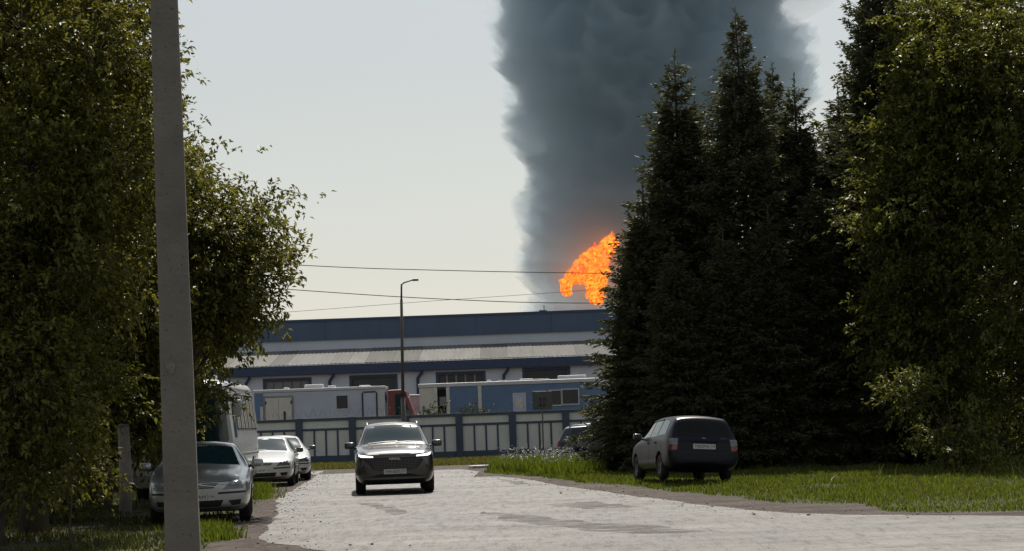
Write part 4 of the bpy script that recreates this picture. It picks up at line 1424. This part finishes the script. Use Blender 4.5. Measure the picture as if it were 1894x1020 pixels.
broadleaf('broadleaf_tree', 'dark broadleaf tree cut by the right edge of the frame', 'tree', foot(1930, 52),
          [lobe(1900, 150, 52, 110, 180, 2), lobe(1880, 480, 51.5, 90, 170, 2), lobe(1890, 720, 52, 110, 130, 2), lobe(2010, 400, 52, 120, 330, 2)],
          1000, 66, .16, .085, M['leaf_r'], 22, droop=.15, spread=.34, trunk_r=.22, flat=1.0, group='right row of trees')
broadleaf('broadleaf_tree', 'shaded tree deep behind the right row of trees', 'tree', foot(1700, 66),
          [lobe(1690, 480, 66, 130, 330, 3), lobe(1830, 650, 66, 150, 230, 3), lobe(1830, 200, 67, 140, 300, 3), lobe(1560, 560, 66, 70, 260, 2), lobe(1650, 760, 64, 120, 110, 2), lobe(1800, 820, 62, 130, 70, 1.6)],
          1000, 66, .24, .14, M['leaf_r'], 23, spread=.5, voids=-.5, trunk_r=.22, group='right row of trees')
broadleaf('bush', 'low sunlit bush at the foot of the right trees', 'bush', foot(1772, 46.5),
          [lobe(1770, 800, 46.5, 55, 38, .6), lobe(1760, 845, 46.2, 50, 32, .6), lobe(1800, 840, 46.5, 45, 35, .6), lobe(1690, 730, 48, 45, 40, .6)],
          150, 44, .12, .06, M['leaf_r'], 24, droop=.3, spread=.16, trunk_r=.03, flat=.6)


# ------------------------------------------------------------------ spruces
def spruce_mesh(seed, H, Rb, zlow=.4, dens=1.0, power=.85):
    rng = np.random.default_rng(seed)
    PP, DD = [], []
    mb = MB()
    trunk = [(0, 0, -.1)] + [(noise.noise(Vector((seed, z * .25, 0))) * .10, noise.noise(Vector((seed, z * .25, 9))) * .10, z) for z in np.linspace(H * .1, H, 9)]
    mb.tube(trunk, [.17] + list(np.linspace(.15, .012, 9)), 7)
    z = zlow
    tw = MB()
    UP = np.array([0, 0, 1.])
    while z < H - .55:
        f = 1 - z / H
        reach = Rb * (f ** power) * (1 if f > .16 else .42 + f * 3.6) + .10
        nb = int(rng.integers(6, 9)) if f > .06 else 5
        a0 = rng.uniform(0, 6.28)
        for k in range(nb):
            a = a0 + 6.283 * k / nb + rng.normal() * .22
            Lb = reach * rng.uniform(.60, 1.12)
            zz = z + rng.normal() * .09
            up = .85 - .95 * min(1, f * 1.3) + rng.normal() * .1      # young boughs rise, old ones droop
            bend = .30 * min(1, f * 2)
            o = np.array([math.cos(a), math.sin(a), 0])
            s = np.array([-math.sin(a), math.cos(a), 0])

            def axis(q):
                q = np.asarray(q)[..., None]
                return UP * zz + o * Lb * q + UP * Lb * (up * q - bend * q ** 2 + .24 * q ** 3)
            m = max(6, int(Lb / .075 * dens))
            u = .15 + .85 * ((np.arange(m) + rng.uniform(0, 1, m)) / m) ** .8
            ax = axis(u)
            tw.tube([(0, 0, zz)] + [tuple(axis(q)) for q in (.5, 1)], [.016 + .012 * f, .012, .004], 3, False)
            for side in (-1, 1):
                tl = Lb * .34 * (1.08 - u * .75) * rng.uniform(.5, 1.2, m) + .03 + .07 * min(1, f * 3.5)
                td = unit(o * .8 + s * side * rng.uniform(.35, 1.0, m)[:, None] - UP * (rng.uniform(-.1, .55, m) * (.25 + f))[:, None])
                kk = np.maximum(1, (tl / .12).astype(int))
                for q in range(int(kk.max())):
                    sel = kk > q
                    ns = int(sel.sum())
                    w_ = (q + rng.uniform(.0, .9, ns)) / kk[sel]
                    b_ = ax[sel] + td[sel] * (tl[sel] * w_)[:, None] - UP * .12 * (w_ ** 2 * tl[sel])[:, None]
                    for fs in (-1, 1):
                        PP.append(b_)
                        DD.append(unit(td[sel] * .8 + np.cross(td[sel], UP) * fs * rng.uniform(.1, .6, ns)[:, None] + rng.normal(size=(ns, 3)) * .25))
            PP.append(ax)
            DD.append(unit(o + rng.normal(size=(m, 3)) * .35))
            # hanging sprays under the bough
            mh = m // 2
            ih = rng.integers(0, m, mh)
            PP.append(ax[ih] - UP * rng.uniform(0, .18, mh)[:, None])
            DD.append(unit(o * .35 - UP * .9 + rng.normal(size=(mh, 3)) * .35))
        z += (.17 + .08 * f if f > .22 else .30) * rng.uniform(.8, 1.2)
    # leader shoot with short needles
    zl = np.linspace(H - .9, H, 34)
    P2 = np.stack([np.interp(zl, [t[2] for t in trunk], [t[0] for t in trunk]), np.interp(zl, [t[2] for t in trunk], [t[1] for t in trunk]), zl], 1)
    PP.append(P2)
    DD.append(unit(rng.normal(size=(34, 3)) * .55 + UP * .8))
    P, Dr = np.concatenate(PP), np.concatenate(DD)
    V, F = leaves(P, Dr, .15, .050, rng, fold=.2)
    # old inner twigs close round the trunk
    nc = 5200
    zc = zlow + (H * .86 - zlow) * rng.uniform(0, 1, nc) ** 1.35
    rc = Rb * ((1 - zc / H) ** power) * .62 * rng.uniform(.1, 1, nc) ** .6
    ac = rng.uniform(0, 6.283, nc)
    Pc = np.stack([np.cos(ac) * rc, np.sin(ac) * rc, zc], 1)
    Dc = unit(np.stack([np.cos(ac), np.sin(ac), rng.uniform(-.9, .1, nc)], 1) + rng.normal(size=(nc, 3)) * .4)
    V2, F2 = leaves(Pc, Dc, .34, .13, rng, fold=.2)
    return np.concatenate([V, V2]), np.concatenate([F, F2 + len(V)]), mb, tw


protos = {}
for key, a in {'a': (31, 14.0, 2.9, .3, 1.0), 'b': (32, 12.0, 2.5, .4, 1.0), 'c': (33, 9.5, 2.4, .3, 1.0)}.items():
    protos[key] = spruce_mesh(*a[:5]) + (a[1],)
spr_me = {}


def spruce(key, px, top_py, D, label, rot, wide=1.0):
    V, F, mb, tw, H = protos[key]
    p = foot(px, D)
    t = thing('spruce_tree', label, 'spruce', p, rot, 'row of spruces on the verge')
    if key not in spr_me:
        c = np_mesh('crown', V, F, M['needle'], t)
        k_ = mb.build('trunk', M['bark'], t, True)
        l_ = tw.build('limbs', M['bark'], t, True)
        spr_me[key] = (c.data, k_.data, l_.data)
    else:
        for n, me in zip(('crown', 'trunk', 'limbs'), spr_me[key]):
            link(n, me, None, t)
    ap = at(px, top_py, D)
    s = ap.z / H
    # lean the tree so that its tip and foot agree with the camera roll-free vertical
    t.location = (ap.x, D, 0)
    t.scale = (s * wide, s * wide, s)
    return t


spruce('a', 1362, 18, 59, 'tallest spruce with a lone pointed tip against the smoke', .4, 1.04)
spruce('b', 1247, 98, 60, 'left spruce with a slim bare leader above its neighbours', 1.7, 1.19)
spruce('c', 1190, 335, 59, 'shorter spruce at the left end of the row with spreading low boughs', 2.9, 1.13)
spruce('b', 1284, 185, 62, 'slim spruce tip just right of the left spruce leader', 3.6, 1.07)
spruce('a', 1428, 118, 62, 'narrow spruce right of the tallest tip', 5.0, 0.96)
spruce('b', 1468, 142, 60, 'dark spruce with a twiggy tip in the right half of the row', .9, 1.13)
spruce('c', 1335, 420, 57, 'small spruce in front of the row behind the station wagon', 1.2, 1.13)
spruce('b', 1550, 165, 60.5, 'spruce standing where the row meets the broadleaf trees', 4.2, 1.24)
spruce('a', 1618, -190, 57.5, 'big drooping spruce rising beyond the top of the frame at right', 2.2, 0.92)
spruce('c', 1500, 330, 57.5, 'lower spruce filling the dark gap beside the broadleaf tree', 5.5, 1.19)
spruce('c', 1245, 440, 57, 'low bushy spruce behind the left side of the wagon', 3.3, 1.07)
spruce('c', 1420, 380, 57, 'mid-height spruce behind the right side of the wagon', 4.6, 1.13)
spruce('b', 1560, 160, 68, 'dense spruce behind the row with its top by the pale smoke gap', 4.9, 1.36)

# dark mounds seen over the fence
for px, wd_, lab in ((790, 28, 'dark rounded shrub by the open cargo doors behind the fence'), (880, 32, 'dark rounded shrub before the blue cabin wall behind the fence')):
    broadleaf('shrub', lab, 'shrub', (at(px, 790, 98).x, 98, 0), [lobe(px, 790, 98, wd_, 36, .8)], 90, 40, .16, .07, M['needle'], 40 + px, spread=.14, trunk_r=.04, droop=.2)
# ------------------------------------------------------------------ grass, weeds, stones
def in_poly(X, Y, poly):
    ins = np.zeros(len(X), bool)
    n = len(poly)
    for i in range(n):
        (x1, y1), (x2, y2) = poly[i], poly[(i + 1) % n]
        if y1 == y2:
            continue
        c = ((y1 > Y) != (y2 > Y)) & (X < (x2 - x1) * (Y - y1) / (y2 - y1) + x1)
        ins ^= c
    return ins


def blades(name, label, X, Y, hgt, mat, seed, wid=.011, lean=.35, cat='grass'):
    rng = np.random.default_rng(seed)
    n = len(X)
    a = rng.uniform(0, 6.283, n)
    h = hgt * rng.uniform(.45, 1.25, n)
    w = wid * rng.uniform(.7, 1.4, n)
    ln = np.abs(rng.normal(size=n)) * lean * h
    la = rng.uniform(0, 6.283, n)
    ox, oy = np.cos(a) * w, np.sin(a) * w
    tx, ty = np.cos(la) * ln, np.sin(la) * ln
    z = np.zeros(n)
    V = np.stack([np.stack([X - ox, Y - oy, z], 1), np.stack([X + ox, Y + oy, z], 1),
                  np.stack([X + ox * .7 + tx * .4, Y + oy * .7 + ty * .4, h * .6], 1), np.stack([X - ox * .7 + tx * .4, Y - oy * .7 + ty * .4, h * .6], 1),
                  np.stack([X + tx, Y + ty, h], 1)], 1).reshape(-1, 3)
    b_ = np.arange(n)[:, None] * 5
    F = np.concatenate([b_ + np.array([[0, 1, 2]]), b_ + np.array([[0, 2, 3]]), b_ + np.array([[3, 2, 4]])], 1).reshape(-1, 3)
    return tag(np_mesh(name, V, F, mat), label, cat, kind='stuff')


def scatter(poly, n, seed, clump=.8, thr=-.4):
    rng = np.random.default_rng(seed)
    P = np.array([(p[0], p[1]) for p in poly])
    lo, hi = P.min(0), P.max(0)
    X = rng.uniform(lo[0], hi[0], n)
    Y = rng.uniform(lo[1], hi[1], n)
    m = in_poly(X, Y, P)
    X, Y = X[m], Y[m]
    v = np.array([noise.noise(Vector((x * clump, y * clump, seed))) for x, y in zip(X, Y)])
    k = v + rng.normal(size=len(v)) * .25 > thr
    return X[k], Y[k], v[k]


ge = [gr(*p) for p in grass_edge]
right_poly = [(p.x, p.y) for p in resample(ge, .5, .25, 4.4, closed=False)] + [(26, 60), (12, 66), (1.5, 70)]
X, Y, v = scatter(right_poly, 240000, 51, .7)
near = np.minimum(1, .45 + .55 * (v + .5))
patch_ = np.array([noise.noise(Vector((x * .35, y * .35, 7))) for x, y in zip(X, Y)])
hh = .105 * near * np.where(Y > 40, 1.25, 1.0) * (1 + 1.1 * np.clip(patch_, -.5, .6))
rd = np.random.default_rng(55).uniform(0, 1, len(X)) < .13
blades('dry_verge_grass', 'straw-coloured dry blades among the green right verge', X[rd], Y[rd], hh[rd] * 1.15, M['grass_dry'], 54, .010, .7)
X, Y, hh = X[~rd], Y[~rd], hh[~rd]
blades('grass_verge', 'bright green unmown grass verge along the right side of the road', X, Y, hh, M['grass'], 52, .011, .5)
X, Y, v = scatter([(p.x + .1, p.y + .9) for p in ge[8:]] + [(22, 46), (8, 46)], 900, 61, 1.2, .05)
blades('tall_grass', 'taller pale grass stalks at the back of the right verge', X, Y, .38 * np.ones(len(X)), M['grass_dry'], 62, .008, .5)
wp = [gr(*p) for p in ((900, 874), (960, 878), (1060, 886), (1120, 880), (1110, 866), (1000, 860), (930, 862))]
X, Y, v = scatter([(p.x, p.y) for p in wp], 26000, 71, .5)
blades('rough_weeds', 'tall rough weeds at the far bend of the right verge', X, Y, .36 + .15 * v, M['grass'], 72, .016, .35, 'weeds')
# seeding white flower heads
rng = np.random.default_rng(73)
fp = [gr(*p) for p in ((915, 868), (945, 874), (1010, 878), (1075, 879), (1095, 868), (1020, 862), (940, 863))]
X, Y, v = scatter([(p.x, p.y) for p in fp], 620, 74, .5, -.05)
n = len(X)
P = np.stack([X, Y, rng.uniform(.25, .68, n)], 1)
Vs, Fs = [], []
for k in range(5):
    V, F = leaves(P + rng.normal(size=(n, 3)) * .03, unit(rng.normal(size=(n, 3)) + np.array([0, 0, .6])), .07, .05, rng)
    Fs.append(F + sum(len(q) for q in Vs))
    Vs.append(V)
tag(np_mesh('white_flowers', np.concatenate(Vs), np.concatenate(Fs), M['petal']), 'pale white seed heads over the weeds at the far bend', 'flowers', kind='stuff')
# far strip under the fence
X, Y, v = scatter([(-30, 77.2), (22, 77.2), (22, 90.8), (-30, 90.8)], 90000, 81, .35, -.5)
blades('far_grass', 'strip of dry yellow-green grass at the foot of the panel fence', X, Y, .12 + .10 * v, M['grass_dry'], 82, .022, .5)
# left verge
lp_ = [gr(*p) for p in dirt_l]
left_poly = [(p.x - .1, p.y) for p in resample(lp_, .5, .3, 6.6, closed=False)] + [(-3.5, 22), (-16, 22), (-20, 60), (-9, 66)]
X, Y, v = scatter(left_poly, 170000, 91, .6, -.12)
blades('left_grass', 'patchy shaded grass under the left trees', X, Y, .09 + .07 * v, M['grass_shaded'], 92, .011, .5)
tf = [(gr(380, 985), .35), (gr(470, 915), .5), (gr(462, 925), .45), (gr(390, 1000), .3), (gr(480, 905), .3)]
Xs, Ys = [], []
for c, r in tf:
    q = rng.normal(size=(700, 2)) * r * .6
    Xs.append(c.x + q[:, 0]); Ys.append(c.y + q[:, 1] * 1.6)
X, Y = np.concatenate(Xs), np.concatenate(Ys)
blades('grass_tuft', 'small grass tufts on the dirt edge beside the parked cars', X, Y, .17 * np.ones(len(X)), M['grass'], 93, .012, .5)

# loose stones on the dirt shoulders and road edges
rng = np.random.default_rng(95)
ico = [Vector(v) for v in ((0, 0, 1), (.9, 0, .3), (.28, .85, .3), (-.72, .53, .3), (-.72, -.53, .3), (.28, -.85, .3), (0, 0, -.6))]
icf = [(0, 1, 2), (0, 2, 3), (0, 3, 4), (0, 4, 5), (0, 5, 1), (6, 2, 1), (6, 3, 2), (6, 4, 3), (6, 5, 4), (6, 1, 5)]
re_ = np.array([(p.x, p.y) for p in resample([gr(*p) for p in road_r], .4, 0, 1, False)] + [(p.x, p.y) for p in resample([gr(*p) for p in road_l], .3, 0, 1, False)])
n = 1500
i = rng.integers(0, len(re_), n)
c = re_[i] + rng.normal(size=(n, 2)) * np.array([.45, .8])
IV = np.array([tuple(v) for v in ico])
s = rng.gamma(2.0, .0045, n)[:, None] + .004
V = (IV[None] * (s[:, None] * rng.uniform(.6, 1.3, (n, 7, 1))) * np.array([1, 1, .7]) + np.concatenate([c, np.full((n, 1), .012)], 1)[:, None]).reshape(-1, 3)
F = (np.arange(n)[:, None, None] * 7 + np.array(icf)[None]).reshape(-1, 3)
tag(np_mesh('gravel', V, F, M['concrete_light']), 'loose gravel scattered along the crumbling road edges', 'gravel', kind='stuff')
cn = gr(893, 866)
cs_ = MB().box(-.45, .45, -.25, .25, 0, .10).build('concrete_slab', M['plate'], None, bevel=.02)
cs_.location, cs_.rotation_euler = (cn.x, cn.y - 1.0, .004), (0, 0, .3)
tag(cs_, 'small bright broken slab lying at the edge of the weedy bend', 'slab')
cn = gr(415, 962)
rng = np.random.default_rng(97)
rub = MB()
for k in range(26):
    x, y = rng.normal() * .3, rng.normal() * .2
    r = rng.uniform(.03, .09)
    rub.add([(x + q.x * r * rng.uniform(.7, 1.3), y + q.y * r * rng.uniform(.7, 1.3), max(0, q.z) * r + .004) for q in ico], icf)
rub = rub.build('rubble_pile', M['concrete_light'])
rub.location = (cn.x, cn.y, 0)
tag(rub, 'small heap of pale rubble under the nose of the silver sedan', 'rubble')
# ------------------------------------------------------------------ smoke and fire far beyond the warehouse
SD = 520.0
KS = SD / FPX


def fbm(p, o=4):
    a, s, f = 0, .5, 1.0
    for _ in range(o):
        a += s * noise.noise(p * f)
        s *= .5
        f *= 2.1
    return a


def billow(p, o=4):
    a, s, f = 0, .5, 1.0
    for _ in range(o):
        a += s * (1 - 2.2 * abs(noise.noise(p * f)))
        s *= .5
        f *= 2.05
    return a


def plume(name, path, mat, nu, nv, amp, freq, seed, depth=.8):
    """closed billowing hull along a path of (px, py, half width px)"""
    C = [at(x, y, SD) for x, y, r in path]
    Rr = [r * KS for x, y, r in path]
    n = len(C)
    V, F = [], []
    for j in range(nv):
        t = j / (nv - 1) * (n - 1)
        i = min(int(t), n - 2)
        u = t - i
        u2 = u
        c = C[i].lerp(C[i + 1], u2)
        r = Rr[i] * (1 - u2) + Rr[i + 1] * u2
        for k in range(nu):
            a = 2 * math.pi * k / nu
            d = Vector((math.cos(a), math.sin(a) * depth, 0))
            p = c + d * r
            q = Vector((p.x, p.y, p.z)) * freq + Vector((seed, 0, 0))
            w = amp * (billow(q, 5) - .2) * min(1.0, r / 10)
            w += 4.2 * (billow(q * 2.3 + Vector((5, 1, 2)), 4) - .2) * min(1.0, r / 10)
            V.append(p + d.normalized() * w + Vector((0, 0, w * .35)))
    for j in range(nv - 1):
        for k in range(nu):
            k2 = (k + 1) % nu
            F.append((j * nu + k, j * nu + k2, (j + 1) * nu + k2, (j + 1) * nu + k))
    V.append(sum((V[k] for k in range(nu)), Vector()) / nu)
    V.append(sum((V[(nv - 1) * nu + k] for k in range(nu)), Vector()) / nu + Vector((0, 0, 4)))
    for k in range(nu):
        k2 = (k + 1) % nu
        F.append((len(V) - 2, k2, k))
        F.append((len(V) - 1, (nv - 1) * nu + k, (nv - 1) * nu + k2))
    me = bpy.data.meshes.new(name)
    me.from_pydata([tuple(v) for v in V], [], F)
    return link(name, me, mat, None, True)


def smoke_mat(name, col, dens, aniso=.2):
    m = bpy.data.materials.new(name)
    m.use_nodes = True
    nt = m.node_tree
    nt.nodes.remove(nt.nodes['Principled BSDF'])
    v = nt.nodes.new('ShaderNodeVolumePrincipled')
    v.inputs['Color'].default_value = col + (1,)
    v.inputs['Density'].default_value = dens
    v.inputs['Anisotropy'].default_value = aniso
    nt.links.new(v.outputs[0], nt.nodes['Material Output'].inputs['Volume'])
    return m


M['smoke'] = smoke_mat('dark_smoke', (.71, .81, .89), .115)
M['smoke_thin'] = smoke_mat('thin_smoke', (.72, .75, .78), .022)
tag(plume('smoke', [(1085, 640, 76), (1088, 570, 78), (1096, 520, 94), (1120, 460, 122), (1150, 400, 160), (1175, 330, 190), (1215, 250, 235), (1228, 180, 262), (1205, 100, 262), (1180, 40, 240), (1180, -40, 240), (1200, -150, 270), (1230, -300, 320), (1270, -480, 370)],
          M['smoke'], 360, 460, 10.0, .075, 3.0), 'huge dark slate-grey smoke plume rising behind the warehouse', 'smoke', kind='stuff')
tag(plume('smoke_veil', [(1400, 70, 40), (1430, 20, 80), (1450, -40, 120), (1455, -160, 160), (1470, -330, 190)],
          M['smoke_thin'], 140, 160, 9.0, .05, 8.0), 'thin pale veil of smoke at the right edge of the plume', 'smoke', kind='stuff')

# flames
m, nt, b, L = new_mat('flame')
tc = nt.nodes.new('ShaderNodeTexCoord')
n = nt.nodes.new('ShaderNodeTexNoise')
n.inputs['Scale'].default_value = .8
n.inputs['Detail'].default_value = 5
n.inputs['Distortion'].default_value = 1.2
L.new(tc.outputs['Object'], n.inputs['Vector'])
r = nt.nodes.new('ShaderNodeValToRGB')
e = r.color_ramp.elements
e[0].position, e[0].color = .36, (.75, .07, .012, 1)
e[1].position, e[1].color = .66, (1.0, .37, .035, 1)
k = e.new(.48)
k.color = (1.0, .17, .018, 1)
L.new(n.outputs[0], r.inputs[0])
L.new(r.outputs[0], b.inputs['Emission Color'])
b.inputs['Base Color'].default_value = (.05, .01, 0, 1)
b.inputs['Emission Strength'].default_value = 1.7
M['flame'] = m
outline = [(1041, 545), (1040, 520), (1047, 508), (1070, 480), (1083, 465), (1110, 452), (1122, 438), (1137, 437), (1144, 448), (1128, 480), (1120, 505), (1122, 530), (1118, 560), (1105, 562), (1086, 552), (1088, 525), (1070, 520), (1054, 525), (1052, 545)]
rng = np.random.default_rng(5)
random.seed(9)
mb = MB()
FDp = SD - 11.5
cnt = 0
while cnt < 420:
    x, y = rng.uniform(1036, 1146), rng.uniform(434, 566)
    if not in_poly(np.array([x]), np.array([y]), outline)[0]:
        continue
    cnt += 1
    c = at(x, y, FDp + rng.normal() * 2.2)
    r0 = rng.uniform(.4, .95)
    hh = r0 * rng.uniform(2.0, 3.6)
    tilt = Vector((rng.normal() * .35 + .35, rng.normal() * .2, 1)).normalized()
    q = tilt.to_track_quat('Z', 'Y').to_matrix()
    nu, nv = 9, 6
    vs, fs = [Vector((0, 0, -hh * .5))], []
    for j in range(1, nv):
        t = j / nv
        rr = r0 * math.sin(math.pi * t ** .75) * (1 - .25 * t)
        for k in range(nu):
            a = 2 * math.pi * k / nu
            w = 1 + .8 * noise.noise(Vector((math.cos(a) * 1.3, math.sin(a) * 1.3, t * 3 + cnt)))
            vs.append(Vector((rr * w * math.cos(a), rr * w * math.sin(a), (t - .5) * hh)))
    vs.append(Vector((0, 0, hh * .62)))
    for k in range(nu):
        k2 = (k + 1) % nu
        fs.append((0, 1 + k2, 1 + k))
        for j in range(nv - 2):
            fs.append((1 + j * nu + k, 1 + j * nu + k2, 1 + (j + 1) * nu + k2, 1 + (j + 1) * nu + k))
        fs.append((len(vs) - 1, 1 + (nv - 2) * nu + k, 1 + (nv - 2) * nu + k2))
    mb.add([c + q @ v for v in vs], fs)
fl = mb.build('flames', M['flame'], None, True)
tag(fl, 'bright orange flames bursting from the foot of the smoke plume', 'fire')
